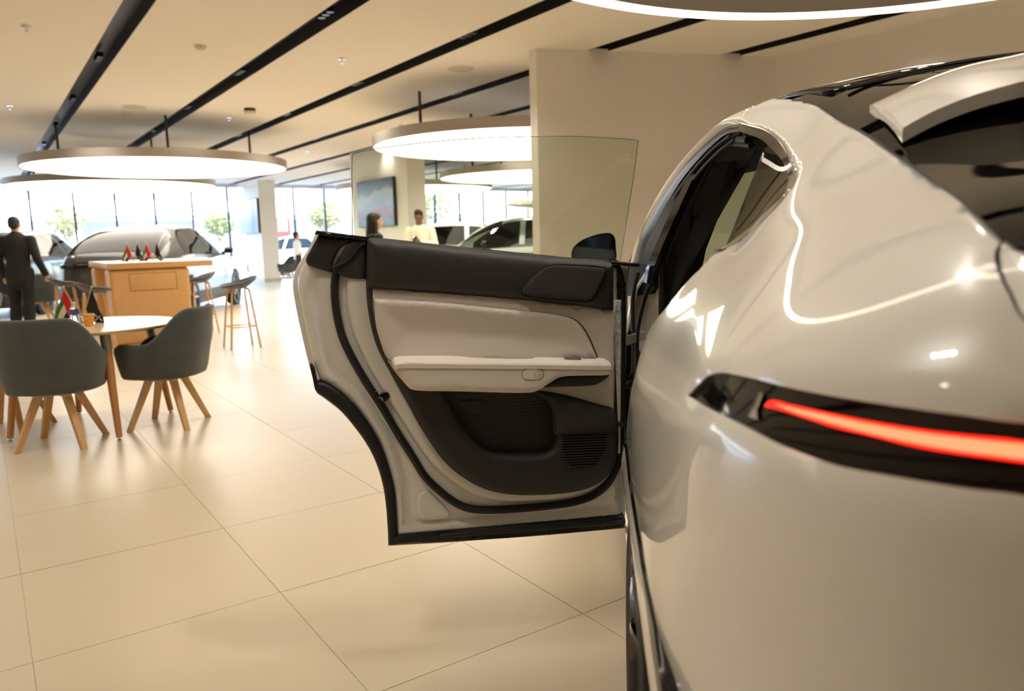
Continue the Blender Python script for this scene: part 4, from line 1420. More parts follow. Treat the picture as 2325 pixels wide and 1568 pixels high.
# jamb between the two door openings
strip('door_jamb', [(1452, 612, 2.62), (1443, 690, 2.62), (1436, 770, 2.62), (1430, 900, 2.62), (1424, 1000, 2.62), (1420, 1190, 2.60)], [(1496, 612, 2.50), (1500, 690, 2.50), (1500, 770, 2.50), (1490, 900, 2.5), (1470, 1000, 2.5), (1455, 1190, 2.5)], WHITE_PAINT, thick=.03, rows=4, bulge=.01, out=(-.6, -.6, 0))
strip('jamb_cover', [(1430, 596, 2.60), (1426, 640, 2.60), (1424, 672, 2.6)], [(1500, 600, 2.47), (1492, 640, 2.48), (1474, 668, 2.5)], BLACK_RUBBER, thick=.03, rows=3, bulge=.01, out=(-.6, -.6, 0))
for pth in ([(1449, 618, 2.50), (1440, 654, 2.50), (1436, 694, 2.5), (1438, 756, 2.5), (1438, 830, 2.5), (1430, 960, 2.5), (1424, 1080, 2.5)], [(1487, 625, 2.46), (1469, 663, 2.46), (1458, 698, 2.46), (1447, 756, 2.46), (1446, 830, 2.46), (1440, 900, 2.46)]):
    v_, f_ = tube_geo(spl([cpt(*q) for q in pth], False, 6), 0.007, 8)
    wpart('jamb_seal', v_, f_, BLACK_RUBBER)
car_loft('rocker', [[(s, .10, .20), (s, .05, .26), (s, .04, .34), (s, .09, .38), (s, .2, .38)] for s in (1.75, 2.1, 2.55)], WHITE_PAINT, .01, True)

# door mirror on the front door
mpix = [(1297, 578), (1301, 563), (1318, 547), (1345, 535), (1372, 529), (1388, 530), (1396, 540), (1398, 560), (1397, 590), (1340, 592), (1300, 588)]
P2 = np.array([to_car(cpt(x, y, 3.42)) for x, y in spl(mpix, True, 5)])[:, 1:]
pts, tris, loops = fill2d(P2, (), 0.018)
dd = seg_dist(pts, loops[0])
h_ = 0.10 * np.sqrt(np.clip(1 - (1 - np.clip(dd / 0.06, 0, 1)) ** 2, 0, 1))
fr = np.stack([3.42 + 0 * h_, pts[:, 0], pts[:, 1]], 1); bk = np.stack([3.43 + h_, pts[:, 0], pts[:, 1]], 1)
v, f = shell_from(fr, tris, bk)
wpart('door_mirror', world_pts(np.array(v)), f, BLACK_GLOSS)
wpart('door_mirror', world_pts(mirror_pts(v)), [q[::-1] for q in f], BLACK_GLOSS)
pts, tris, loops = fill2d((P2 - P2.mean(0)) * .86 + P2.mean(0), (), 0.03)
v, f = shell_from(np.stack([np.full(len(pts), 3.416), pts[:, 0], pts[:, 1]], 1), tris, np.stack([np.full(len(pts), 3.421), pts[:, 0], pts[:, 1]], 1))
wpart('mirror_glass', world_pts(np.array(v)), f, mat('mirror_glass', (.25, .27, .28), rough=.03, metal=.9))
wpart('mirror_foot', *(lambda q: (world_pts(np.array(q[0])), q[1]))(tube_geo([(3.44, .0, 1.17), (3.46, .06, 1.13), (3.48, .1, 1.12)], .03, 8)), BLACK_GLOSS)
# ------------------------------------------------------------------ furniture
OAK = mat('oak_wood', (0.83, 0.66, 0.44), rough=0.42, noise=(6, 0.10, (18, 18, 1)))
OAK_BAR = mat('oak_veneer', (0.81, 0.63, 0.41), rough=0.40, noise=(5, 0.06, (26, 26, 1)))
BEECH = mat('table_leg_wood', (0.72, 0.50, 0.30), rough=0.42, noise=(6, 0.10, (18, 18, 1)))
TOP_M = mat('table_top_laminate', (0.88, 0.79, 0.65), rough=0.16, noise=(4, 0.02, (1, 1, 1)))
GREY_FAB = mat('grey_green_upholstery', (0.27, 0.288, 0.282), rough=0.9, sheen=0.3, noise=(9, 0.10, (1, 1, 1)), bump=(500, 0.3, (1, 1, 1)))
LEG_GREY = mat('leg_bracket_grey', (0.62, 0.61, 0.58), rough=0.35, metal=.4)


def tapered_leg(p0, p1, r0, r1, square=False):
    """round or square leg from top p0 to foot p1"""
    if not square:
        return tube_geo([p0, p1], [r0, r1], 14)
    p0, p1 = np.array(p0, float), np.array(p1, float)
    out = np.array([p1[0] - p0[0], p1[1] - p0[1], 0])
    out /= np.linalg.norm(out) + 1e-9
    sd = np.array([-out[1], out[0], 0])
    v = []
    for p, r in ((p0, r0), (p1, r1)):
        for a, b in ((-1, -1), (1, -1), (1, 1), (-1, 1)):
            v.append(p + out * r * a + sd * r * b)
    f = [(0, 1, 5, 4), (1, 2, 6, 5), (2, 3, 7, 6), (3, 0, 4, 7), (3, 2, 1, 0), (4, 5, 6, 7)]
    return v, f


def make_armchair():
    """upholstered tub chair, faces +Y; back higher than the arms"""
    root = empty('armchair')
    N_ = 61
    rings = []
    # plan angle: -150 .. 150 deg around the back (back at -Y)
    ang = np.linspace(math.radians(-158), math.radians(158), N_)
    zlev = np.linspace(0, 1, 12)
    outer, inner = [], []
    for a in ang:
        k = abs(a) / math.radians(158)
        # top height: back .84, slopes down to arm .60, arm front rolls off
        h = 0.60 + 0.235 * (0.5 + 0.5 * math.cos(min(1, max(0, (k - .22) / .36)) * math.pi))
        h -= 0.14 * max(0, (k - .78) / .22) ** 2
        co, ci = [], []
        for q in zlev:
            z = 0.375 + (h - 0.375) * q
            fl = 0.86 + 0.16 * min(1, (z - .375) / .25) ** .7
            back = 1 + (0.16 * max(0, (z - .55) / .3)) * max(0, 1 - k / .55)
            ex = 2.7
            cx_, sy = math.sin(a), -math.cos(a)
            rr = (abs(cx_) ** ex + abs(sy) ** ex) ** (-1 / ex)
            x = 0.315 * rr * cx_ * fl
            y = 0.30 * rr * sy * fl * (back if sy < 0 else 1)
            co.append((x, y, z))
            th = 0.05
            L = math.hypot(x, y)
            ci.append((x * (1 - th / L), y * (1 - th / L), z))
        outer.append(co); inner.append(ci)
    V_, F_ = [], []
    M_ = len(zlev)
    # closed profile ring: outer up, round top, inner down
    prof_n = None
    for co, ci in zip(outer, inner):
        top_o, top_i = np.array(co[-1]), np.array(ci[-1])
        mid = (top_o + top_i) / 2
        cap_ = []
        for t in np.linspace(0, math.pi, 7)[1:-1]:
            cap_.append(mid + (top_o - mid) * math.cos(t) + np.array([0, 0, 0.024]) * math.sin(t))
        ringp = [np.array(p) for p in co] + cap_ + [np.array(p) for p in ci[::-1]]
        prof_n = len(ringp)
        V_ += ringp
    for i in range(N_ - 1):
        for j in range(prof_n):
            l = (j + 1) % prof_n
            F_.append((i * prof_n + j, i * prof_n + l, (i + 1) * prof_n + l, (i + 1) * prof_n + j))
    F_.append(tuple(range(prof_n))); F_.append(tuple((N_ - 1) * prof_n + j for j in range(prof_n))[::-1])
    mk('shell', V_, F_, GREY_FAB, root, angle=70)
    bm = bmesh.new(); add_box(bm, (0, 0.0, 0.415), (0.45, 0.46, 0.10), None, 0.045, 4)
    bm_obj('seat_cushion', bm, GREY_FAB, root)
    v, f = lathe_geo([(0.001, .355), (.2, .358), (.26, .385), (.262, .40), (.001, .40)], 32)
    v = [(x * 1.02, y * 1.0, z) for x, y, z in v]
    mk('seat_base', v, f, GREY_FAB, root)
    for sx, sy in ((-1, -1), (1, -1), (1, 1), (-1, 1)):
        v, f = tapered_leg((sx * .085, sy * .085, .345), (sx * .20, sy * .20, 0.0), .023, .0165, True)
        mk('leg', v, f, OAK, root, smooth=False)
    for r in (0, 1):
        bm = bmesh.new(); add_box(bm, (0, 0, .345), (.30, .042, .03), Matrix.Rotation(math.radians(45 + 90 * r), 3, 'Z'), .004)
        bm_obj('cross_bar', bm, OAK, root)
    return root


G_CH = 'grey armchairs'
ch = make_armchair()
tag(ch, 'grey upholstered armchair at the round table, its back towards the viewer', 'armchair', G_CH)
ch.location = (-3.005, 4.985, 0); ch.rotation_euler = (0, 0, math.radians(9))
CHAIRS = [ch]
for loc, rz, lab in (((-2.50, 5.46, 0), math.radians(91), 'grey armchair seen from the side, right of the round table'),
                     ((-3.64, 5.43, 0), math.radians(-88), 'grey armchair mostly cut off by the left picture edge, left of the round table'),
                     ((-8.3, 13.5, 0), math.radians(20), 'grey armchair standing behind the man in the black suit'),
                     ((-8.45, 12.2, 0), math.radians(-30), 'grey armchair hung with a black coat at the left picture edge'),
                     ((-6.9, 24.0, 0), math.radians(140), 'dark armchair small in the distance, left of the car door edge')):
    c = copy_tree(ch)
    c.location = loc; c.rotation_euler = (0, 0, rz); c['label'] = lab
    CHAIRS.append(c)

# round table
TC = np.array([-3.03, 5.46])
rt_ = thing('round_table', 'round pale-topped table with four splayed wooden legs', 'table', (TC[0], TC[1], 0))
lathe('table_top', [(0.001, .716), (.575, .716), (.592, .722), (.602, .733), (.602, .738), (.598, .741), (.001, .741)], TOP_M, rt_, 72, angle=30)
for fx, fy in ((-3.42, 5.08), (-2.652, 5.029), (-2.665, 5.85), (-3.39, 5.87)):
    f0 = np.array([fx - TC[0], fy - TC[1], 0.02])
    t0 = np.array([f0[0] * .80, f0[1] * .80, .716])
    k = 0.165
    mid = t0 + (f0 - t0) * k
    v, f = tube_geo([t0, mid], [.034, .033], 16)
    mk('leg_bracket', v, f, LEG_GREY, rt_)
    v, f = tube_geo([mid, f0], [.031, .020], 16)
    lg = mk('leg', v, f, BEECH, rt_)
    lathe('foot', [(0.001, 0), (.016, 0), (.016, .006), (.009, .009), (.009, .022), (.001, .022)], CHROME, rt_, 16, (f0[0], f0[1], 0))

# bar table
BN = np.array([-5.17, 9.93])
bt = thing('bar_table', 'tall oak bar table with a drawer front', 'table', (BN[0], BN[1], 0), ROOM_ROT)
BZ = 1.075
BW, BD = 1.30, 2.05      # along V (local x), along U (local y)
WHITE_TOP = mat('bar_top_laminate', (0.93, 0.90, 0.86), rough=0.2)
bm = bmesh.new(); add_box(bm, (BW / 2, BD / 2, BZ - .045), (BW, BD, .075), None, .006); bm_obj('top_slab', bm, OAK_BAR, bt)
bm = bmesh.new(); add_box(bm, (BW / 2, BD / 2, BZ - .004), (BW - .004, BD - .004, .009), None, .003); bm_obj('top_sheet', bm, WHITE_TOP, bt)
bm = bmesh.new(); add_box(bm, (.50, .26, (BZ - .085) / 2), (.98, .48, BZ - .085), None, .05, 4); bm_obj('pedestal', bm, OAK_BAR, bt)
bm = bmesh.new(); add_box(bm, (.50, 1.75, (BZ - .085) / 2), (.98, .4, BZ - .085), None, .05, 4); bm_obj('pedestal', bm, OAK_BAR, bt)
GROOVE = mat('wood_groove', (0.36, .24, .13), rough=.8)
dx0, dx1, dz0, dz1 = .24, .82, .70, .93
bm = bmesh.new(); add_box(bm, ((dx0 + dx1) / 2, .0205, (dz0 + dz1) / 2), (dx1 - dx0, .004, dz1 - dz0)); bm_obj('drawer_gap', bm, GROOVE, bt)
bm = bmesh.new(); add_box(bm, ((dx0 + dx1) / 2, .0195, (dz0 + dz1) / 2), (dx1 - dx0 - .012, .008, dz1 - dz0 - .012), None, .002); bm_obj('drawer_front', bm, OAK_BAR, bt)


def make_stool():
    root = empty('bar_stool')
    SZ = .74
    # shallow shell seat, low back at -Y
    n_, m_ = 18, 36
    V_, F_ = [], []
    for i in range(n_ + 1):
        r = i / n_
        for k in range(m_):
            a = 2 * math.pi * k / m_
            ex = 2.6
            rr = (abs(math.cos(a)) ** ex + abs(math.sin(a)) ** ex) ** (-1 / ex)
            x, y = .225 * r * rr * math.cos(a), .20 * r * rr * math.sin(a)
            back = max(0, -math.sin(a)) ** 1.2
            z = SZ + .030 + (.115 * back + .035 * abs(math.cos(a)) ** 2) * r ** 3
            if y < 0:
                y *= 1 + .12 * r * r
            V_.append((x, y, z))
    for i in range(n_):
        for k in range(m_):
            l = (k + 1) % m_
            F_.append((i * m_ + k, i * m_ + l, (i + 1) * m_ + l, (i + 1) * m_ + k))
    nV = len(V_)
    B_ = [(x * (1 - .05), y * (1 - .05), z - .022 - .02 * (1 - min(1, (x * x + y * y) / .03))) for x, y, z in V_]
    v, f = shell_from([np.array(p) for p in V_], F_, [np.array(p) for p in B_])
    mk('seat', v, f, GREY_FAB, root, angle=60)
    tp, ft = .105, .178
    legs = []
    for sy in (-1, 1):
        for sx in (-1, 1):
            pts_ = [(0.0, sy * tp, SZ - .012), (sx * .07, sy * tp, SZ - .012), (sx * tp, sy * (tp + .004), SZ - .05), (sx * (tp + .02), sy * (tp + .018), SZ - .20), (sx * ft, sy * ft, .0)]
            v, f = tube_geo(spl(pts_, False, 6), .0125, 8)
            mk('leg', v, f, OAK, root)
    q = (.27) / (SZ - .05)
    r_ = ft - (ft - tp) * q
    for k in range(4):
        a, b = [(-1, -1), (1, -1), (1, 1), (-1, 1)][k], [(1, -1), (1, 1), (-1, 1), (-1, -1)][k]
        v, f = tube_geo([(a[0] * r_, a[1] * r_, .27), (b[0] * r_, b[1] * r_, .27)], .007, 8)
        mk('foot_rail', v, f, OAK, root)
    return root


G_ST = 'bar stools at the oak table'
st_ = make_stool()
tag(st_, 'grey-seated bar stool with wooden legs standing free right of the oak bar table', 'bar stool', G_ST)
st_.location = (-3.37, 9.51, 0); st_.rotation_euler = (0, 0, ROOM_ROT + math.radians(90))
for loc, rz, lab in (((-4.56, 11.30, 0), 90, 'bar stool half hidden behind the right end of the oak bar table'),
                     ((-5.10, 9.42, 0), -90, 'bar stool in front of the oak pedestal, left side, nearer of two'),
                     ((-6.42, 11.1, 0), -90, 'bar stool behind, left side of the oak bar table, next to the suited man')):
    c = copy_tree(st_)
    c.location = loc; c.rotation_euler = (0, 0, ROOM_ROT + math.radians(rz)); c['label'] = lab

# ------------------------------------------------------------------ things on the tables
CLEAR = mat('clear_plastic', (0.95, 0.97, 0.98), rough=0.06, trans=1.0, ior=1.25, spec=.5)
q = onz(172, 741, .741)
bo = thing('water_bottle', 'small clear plastic water bottle with a blue label on the round table', 'bottle', (q[0], q[1], .741))
prof = [(0.001, 0), (.027, 0), (.031, .006)]
for k in range(5):
    prof += [(.031, .012 + k * .014), (.0285, .018 + k * .014)]
prof += [(.031, .085), (.031, .115), (.027, .130), (.016, .146), (.0125, .150), (.0125, .156), (.001, .156)]
lathe('bottle_body', prof, CLEAR, bo, 28)
lathe('bottle_label', [(.0316, .086), (.0316, .116), (.0314, .116), (.0314, .086)], mat('label_blue', (0.22, .34, .58), rough=.5, noise=(60, .3, (1, 1, 1))), bo, 28, closed=True)
lathe('bottle_cap', [(.001, .154), (.0145, .154), (.0145, .172), (.001, .172)], mat('cap_white', (.86, .84, .80), rough=.4), bo, 20)
q = onz(203, 740, .741)
cu = thing('paper_cup', 'orange patterned paper cup beside the water bottle', 'cup', (q[0], q[1], .741))
lathe('cup_wall', [(.001, 0), (.027, 0), (.0375, .082), (.0365, .082), (.026, .003), (.001, .003)], mat('cup_orange', (.90, .66, .30), rough=.6, noise=(70, .38, (1, 1, 1))), cu, 28)
lathe('cup_rim', [(.0375, .081), (.039, .084), (.0375, .087), (.036, .084)], mat('cup_rim', (.92, .80, .58), rough=.5), cu, 28, closed=True)

F_RED, F_GREEN, F_WHITE, F_BLACK = (mat('flag_' + n, c, rough=.75) for n, c in (('red', (.80, .08, .10)), ('green', (.16, .48, .18)), ('white', (.88, .84, .80)), ('black', (.09, .085, .08))))
SILVER = mat('emblem_silver', (.80, .78, .74), rough=.4)


def flag_stand(name, label, base, size, p1, p2, group):
    """crossed table flags: p1 pole tip of the banded flag, p2 tip of the black flag (offsets from base, metres)"""
    t = thing(name, label, 'flag', base, 0, group)
    lathe('stand_base', [(.001, 0), (.03 * size, 0), (.03 * size, .006), (.012 * size, .014), (.006 * size, .03 * size), (.001, .03 * size)], CHROME, t, 20)
    for tip in (p1, p2):
        tube('pole', [(0, 0, .01), tip], .0032 * size, OAK, t, 8)
        lathe('pole_knob', [(.001, -.004), (.006 * size, 0), (.006 * size, .006), (.001, .011)], SILVER, t, 12, tip)

    def cloth(nm, tip, colf, fall, out):
        # cloth hangs from the tip: hoist runs down the pole, fly droops in folds
        tip = np.array(tip)
        poledir = (np.array([0, 0, .01]) - tip); poledir /= np.linalg.norm(poledir)
        n_, m_ = 16, 16
        Vs, Fs = [], {}
        for i in range(n_ + 1):
            h = i / n_
            for j in range(m_ + 1):
                l = j / m_
                p = tip + poledir * (.012 + h * .105 * size)
                d = np.array([out * (.36 + .25 * h), -.10 + .1 * h, -0.93]) * l * .155 * size
                wv = .010 * size * math.sin(l * 7 + h * 2.2) * l
                p = p + d + np.array([wv * .3, -abs(wv), 0])
                Vs.append(p)
        for i in range(n_):
            for j in range(m_):
                c = colf((i + .5) / n_, (j + .5) / m_)
                Fs.setdefault(c, []).append((i * (m_ + 1) + j, i * (m_ + 1) + j + 1, (i + 1) * (m_ + 1) + j + 1, (i + 1) * (m_ + 1) + j))
        me = bpy.data.meshes.new(nm)
        allf = []; mi = []
        for k, (c, fs) in enumerate(Fs.items()):
            me.materials.append(c); allf += fs; mi += [k] * len(fs)
        me.from_pydata([tuple(p) for p in Vs], [], allf)
        for p_, k in zip(me.polygons, mi):
            p_.material_index = k
        smooth_mesh(me, None)
        o = bpy.data.objects.new(nm, me); link(o, t)
        md = o.modifiers.new('thickness', 'SOLIDIFY'); md.thickness = .0008
        return Vs, n_, m_
    cloth('banded_flag', p1, lambda h, l: F_RED if l < .30 else (F_GREEN if h < .34 else (F_WHITE if h < .67 else F_BLACK)), 1, -1 if p1[0] < p2[0] else 1)
    Vs, n_, m_ = cloth('black_flag', p2, lambda h, l: F_BLACK, 1, 1 if p1[0] < p2[0] else 1)
    # four-armed emblem on the black flag
    c0 = np.array(Vs[8 * (m_ + 1) + 10]) + np.array([0, -.004, 0])
    ev, ef = [], []
    for a in (35, 145, 215, 325):
        a = math.radians(a)
        L = .026 * size
        dv = np.array([math.cos(a) * L * .8, -.001, math.sin(a) * L]); sd = np.array([-math.sin(a), 0, math.cos(a)]) * .0042 * size
        g = np.array([math.cos(a), 0, math.sin(a)]) * .003
        o = len(ev)
        for dy in (0.0, -.0012):
            ev += [c0 + g + sd * .3 + np.array([0, dy, 0]), c0 + g - sd * .3 + np.array([0, dy, 0]), c0 + dv - sd + np.array([0, dy, 0]), c0 + dv + sd + np.array([0, dy, 0])]
        ef += [(o, o + 1, o + 2, o + 3), (o + 7, o + 6, o + 5, o + 4), (o, o + 4, o + 5, o + 1), (o + 1, o + 5, o + 6, o + 2), (o + 2, o + 6, o + 7, o + 3), (o + 3, o + 7, o + 4, o)]
    mk('flag_emblem', ev, ef, SILVER, t, smooth=False)
    return t


q = onz(187, 733, .741)
dy = q[1]
tip1 = aty(144, 652, dy) - np.array([q[0], q[1], .741]); tip2 = aty(208, 652, dy) - np.array([q[0], q[1], .741])
flag_stand('flag_stand', 'pair of crossed table flags, one banded one black, on the round table', (q[0], q[1], .741), 1.5, tuple(tip1), tuple(tip2), 'table flags')
for (bx, by), lab in (((304, 588), 'pair of small crossed flags on the bar table, left pair'), ((348, 588), 'pair of small crossed flags on the bar table, right pair')):
    q = onz(bx, by, BZ)
    q = np.array([0, 0, 0.0]) + aty(bx, by, 10.9); q[2] = BZ
    a1 = aty(bx - 17, by - 46, q[1]) - q; a2 = aty(bx + 3, by - 48, q[1]) - q
    flag_stand('flag_stand', lab, tuple(q), 1.5, (a1[0], 0, .25), (a2[0] + .02, 0, .26), 'table flags')
# ------------------------------------------------------------------ screens on the pillars
def screen(name, cu, cv, u0, u1, z0, z1, face_m, label, art=False):
    t = thing(name, label, 'screen')
    room_box('casing', cu + u0, cu + u1, cv - .075, cv - .002, z0, z1, mat('screen_casing', (.10, .10, .11), rough=.4), t, .006)
    room_box('display', cu + u0 + .012, cu + u1 - .012, cv - .079, cv - .074, z0 + .012, z1 - .012, face_m, t)
    return t


def span_on_face(cu, cv, px):
    """distance along U where the picture column px meets the V-facing side of a pillar"""
    d = ray(px, 500)
    # point k*d with dot V == cv
    k = cv / (d @ V)
    return float((d * k) @ U) - cu


ua, ub = sorted((span_on_face(c1u, c1v, 591), span_on_face(c1u, c1v, 549)))
screen('wall_screen', c1u, c1v, ua, ub, 1.60, 2.72, mat('screen_blank', (.50, .58, .64), rough=.2), 'blank pale blue screen hung on the far white pillar')
art = mat('painted_waves', (.45, .58, .70), rough=.25)
nt = art.node_tree
bnode = nt.nodes['Principled BSDF']
tc = nt.nodes.new('ShaderNodeTexCoord'); sep = nt.nodes.new('ShaderNodeSeparateXYZ'); nz = nt.nodes.new('ShaderNodeTexNoise'); nz.inputs['Scale'].default_value = 1.6; nz.inputs['Detail'].default_value = 3
ad = nt.nodes.new('ShaderNodeMath'); ad.operation = 'MULTIPLY_ADD'; ad.inputs[1].default_value = .55
cr = nt.nodes.new('ShaderNodeValToRGB')
nt.links.new(tc.outputs['Generated'], sep.inputs['Vector']); nt.links.new(tc.outputs['Generated'], nz.inputs['Vector'])
nt.links.new(nz.outputs['Fac'], ad.inputs[0]); nt.links.new(sep.outputs['Z'], ad.inputs[2])
mr = nt.nodes.new('ShaderNodeMapRange'); mr.inputs['From Min'].default_value = .2; mr.inputs['From Max'].default_value = 1.3
nt.links.new(ad.outputs[0], mr.inputs['Value']); nt.links.new(mr.outputs['Result'], cr.inputs['Fac'])
els = cr.color_ramp.elements
els[0].position = 0; els[0].color = (*lin((.20, .29, .38)), 1); els[1].position = 1; els[1].color = (*lin((.07, .09, .12)), 1)
for p_, c_ in ((.22, (.34, .48, .60)), (.33, (.62, .24, .34)), (.38, (.66, .34, .42)), (.44, (.50, .62, .74)), (.58, (.72, .78, .84)), (.68, (.85, .86, .86)), (.76, (.30, .38, .46)), (.86, (.12, .16, .22))):
    e = els.new(p_); e.color = (*lin(tuple(x * .72 for x in c_)), 1)
nt.links.new(cr.outputs['Color'], bnode.inputs['Base Color'])
ua, ub = sorted((span_on_face(c2u, c2v, 903), span_on_face(c2u, c2v, 820)))
zt_ = aty(903, 400, (uv(c2u + ua, c2v))[1])[2]; zb_ = aty(903, 512, (uv(c2u + ua, c2v))[1])[2]
screen('art_screen', c2u, c2v, ua, ub, zb_, zt_, art, 'large screen with a blue, white and red wave picture on the near white pillar')
# ------------------------------------------------------------------ other cars (coupe-like SUV, local frame: x right, y forward, rear end at y = 0)
SEC = [  # y, half width, belt z, top z, roof half width
    (0.00, 0.66, 0.98, 1.06, 0.55), (0.05, 0.78, 1.02, 1.14, 0.66), (0.20, 0.86, 1.08, 1.26, 0.68), (0.45, 0.91, 1.11, 1.41, 0.66), (0.80, 0.94, 1.13, 1.54, 0.62), (1.20, 0.955, 1.13, 1.61, 0.59), (1.60, 0.955, 1.12, 1.635, 0.57),
    (2.10, 0.95, 1.10, 1.655, 0.57), (2.60, 0.95, 1.085, 1.635, 0.56), (3.00, 0.95, 1.07, 1.54, 0.55), (3.35, 0.95, 1.05, 1.36, 0.56), (3.72, 0.945, 1.02, 1.09, 0.62), (4.10, 0.93, 0.97, 1.03, 0.66), (4.45, 0.88, 0.88, 0.95, 0.62), (4.66, 0.74, 0.74, 0.82, 0.52), (4.75, 0.56, 0.62, 0.68, 0.40)]


def car_geo(sec):
    rows = []
    for y, hw, zb, zt, rw in sec:
        zs = 0.20
        half = [(0.0, zs), (hw * .86, zs), (hw * .97, .28), (hw, .45), (hw, .70), (hw * .985, zb - .14), (hw * .955, zb), (hw * .955 * .45 + rw * .55, zb + (zt - zb) * .52), (rw, zt - (zt - zb) * .10 - .005), (rw * .80, zt - .005), (rw * .4, zt + .008), (0.0, zt + .012)]
        rows.append([(x, y, z) for x, z in half])
    n_ = 5
    R_ = np.array(rows)
    dense = np.stack([spl([R_[i, j] for i in range(len(R_))], False, n_) for j in range(R_.shape[1])], 1)
    return dense


def sheet(rows_, flip=False):
    nr_, nc_ = len(rows_), len(rows_[0])
    v = [p for r_ in rows_ for p in r_]
    f = [(i * nc_ + j, i * nc_ + j + 1, (i + 1) * nc_ + j + 1, (i + 1) * nc_ + j) for i in range(nr_ - 1) for j in range(nc_ - 1)]
    if flip:
        f = [q[::-1] for q in f]
    return v, f


CAR_GLASS = mat('car_glass_dark', (0.04, .045, .045), rough=.04, spec=.30)


def make_car(paint, roof_black=False, simple=False):
    root = empty('parked_suv')
    D_ = car_geo(SEC)
    full = [list(r_) + [(-p[0], p[1], p[2]) for p in r_[-2::-1]] for r_ in D_]
    v, f = sheet(full)
    n0, nN = list(range(len(full[0]))), [(len(full) - 1) * len(full[0]) + j for j in range(len(full[0]))]
    f += [tuple(n0), tuple(nN[::-1])]
    mk('body', v, f, paint, root, angle=55)

    def patch(name, yi0, yi1, j0, j1, m, side, off=.006, inset=0.0, shape=None):
        rws = []
        for i in range(yi0, yi1 + 1):
            rw = []
            k = (i - yi0) / max(1, yi1 - yi0)
            lo, hi = shape(k) if shape else (0, 1)
            for q in np.linspace(lo, hi, 5):
                jj = j0 + (j1 - j0) * q
                a, b = int(math.floor(jj)), min(int(math.floor(jj)) + 1, D_.shape[1] - 1)
                p = D_[i, a] * (1 - (jj - a)) + D_[i, b] * (jj - a)
                x = p[0] + off * .8
                rw.append((side * x, p[1], p[2] + off * .5))
            rws.append(rw)
        vv_, ff_ = sheet(rws)
        return mk(name, vv_, ff_, m, root)

    def idx(y):
        return int(np.argmin(np.abs(D_[:, 0, 1] - y)))
    for sd in (-1, 1):
        # side windows: rear quarter and front, drawn as one tapering band split by the pillar
        patch('side_window', idx(.92), idx(2.28), 6.15, 7.9, CAR_GLASS, sd, shape=lambda k: (.0, .25 + .75 * min(1, k / .35) ** .6))
        patch('side_window', idx(2.36), idx(3.30), 6.1, 7.9, CAR_GLASS, sd, shape=lambda k: (.0, 1 - .62 * max(0, (k - .25) / .75) ** 1.2))
        patch('window_trim', idx(.84), idx(3.45), 6.0, 6.15, BLACK_GLOSS, sd, .008)
        patch('sill', idx(.9), idx(3.7), 1.9, 3.0, mat('sill_dark', (.16, .155, .15), rough=.5), sd, .01)
        patch('door_line', idx(2.30), idx(2.34), 3.2, 6.0, PIT_BLACK, sd, .004)
        patch('door_line', idx(1.10), idx(1.13), 4.6, 6.0, PIT_BLACK, sd, .004)
        for wy in (.96, 3.85):
            hw = float(np.interp(wy, [q[0] for q in SEC], [q[1] for q in SEC]))

            def wl(prof, seg=36, closed=True, x0=0.0):
                vv_, ff_ = lathe_geo(prof, seg, closed=closed)
                return [(sd * (z_ + hw + x0), wy + x_, .36 + y_) for x_, y_, z_ in vv_], ff_
            vv_, ff_ = wl([(.001, -.01), (.405, -.01), (.405, .004), (.001, .004)], closed=False); mk('wheel_arch', vv_, ff_, PIT_BLACK, root)
            vv_, ff_ = wl([(.26, -.15), (.345, -.15), (.36, -.12), (.36, .0), (.345, .018), (.26, .014)]); mk('tyre', vv_, ff_, mat('tyre_rubber', 0), root)
            vv_, ff_ = wl([(.26, .012), (.262, -.03), (.001, -.03), (.001, -.045), (.25, -.04)]); mk('rim', vv_, ff_, mat('rim_dark', (.22, .21, .2), rough=.3, metal=.8), root)
            sv_, sf_ = [], []
            for k in range(5):
                a = k * 2 * math.pi / 5
                tv, tf = tube_geo([(sd * (hw - .01), wy, .36), (sd * (hw + .008), wy + .25 * math.cos(a), .36 + .25 * math.sin(a))], [.035, .022], 6)
                mk('spoke', tv, tf, mat('rim_metal', 0), root)
        vv_, ff_ = tube_geo([(sd * .93, 3.05, 1.10), (sd * 1.0, 3.04, 1.13)], .03, 8); mk('mirror_arm', vv_, ff_, BLACK_GLOSS, root)
        bm = bmesh.new(); add_box(bm, (sd * 1.07, 3.02, 1.16), (.17, .11, .12), None, .04, 3); bm_obj('door_mirror', bm, BLACK_GLOSS, root)
    # rear window, windshield, light bars, bumper
    def top_patch(name, y0, y1, j0, j1, m, off=.008):
        rws = []
        for i in range(idx(y0), idx(y1) + 1):
            half = []
            for jj in np.linspace(j0, j1, 8):
                a, b = int(math.floor(jj)), min(int(math.floor(jj)) + 1, D_.shape[1] - 1)
                half.append(D_[i, a] * (1 - (jj - a)) + D_[i, b] * (jj - a))
            rws.append([(p[0] + off * .5, p[1], p[2] + off) for p in half] + [(-p[0] - off * .5, p[1], p[2] + off) for p in half[-2::-1]])
        vv_, ff_ = sheet(rws)
        return mk(name, vv_, ff_, m, root)
    top_patch('rear_window', .10, .78, 7.2, 11, CAR_GLASS)
    top_patch('windshield', 2.75, 3.62, 7.5, 11, CAR_GLASS)
    if roof_black:
        top_patch('roof', 1.1, 2.7, 7.9, 11, BLACK_GLOSS)
    for z_, m_, nm in ((.99, mat('light_bar_black', 0), 'tail_light'), (.955, mat('bumper_line', (.10, .10, .10), rough=.4), 'bumper_line')):
        path = [(-.86, .30, z_), (-.80, .08, z_), (-.64, -.012, z_), (0, -.02, z_), (.64, -.012, z_), (.80, .08, z_), (.86, .30, z_)]
        vv_, ff_ = tube_geo(spl(path, False, 5), .028 if nm == 'tail_light' else .012, 8); mk(nm, vv_, ff_, m_, root)
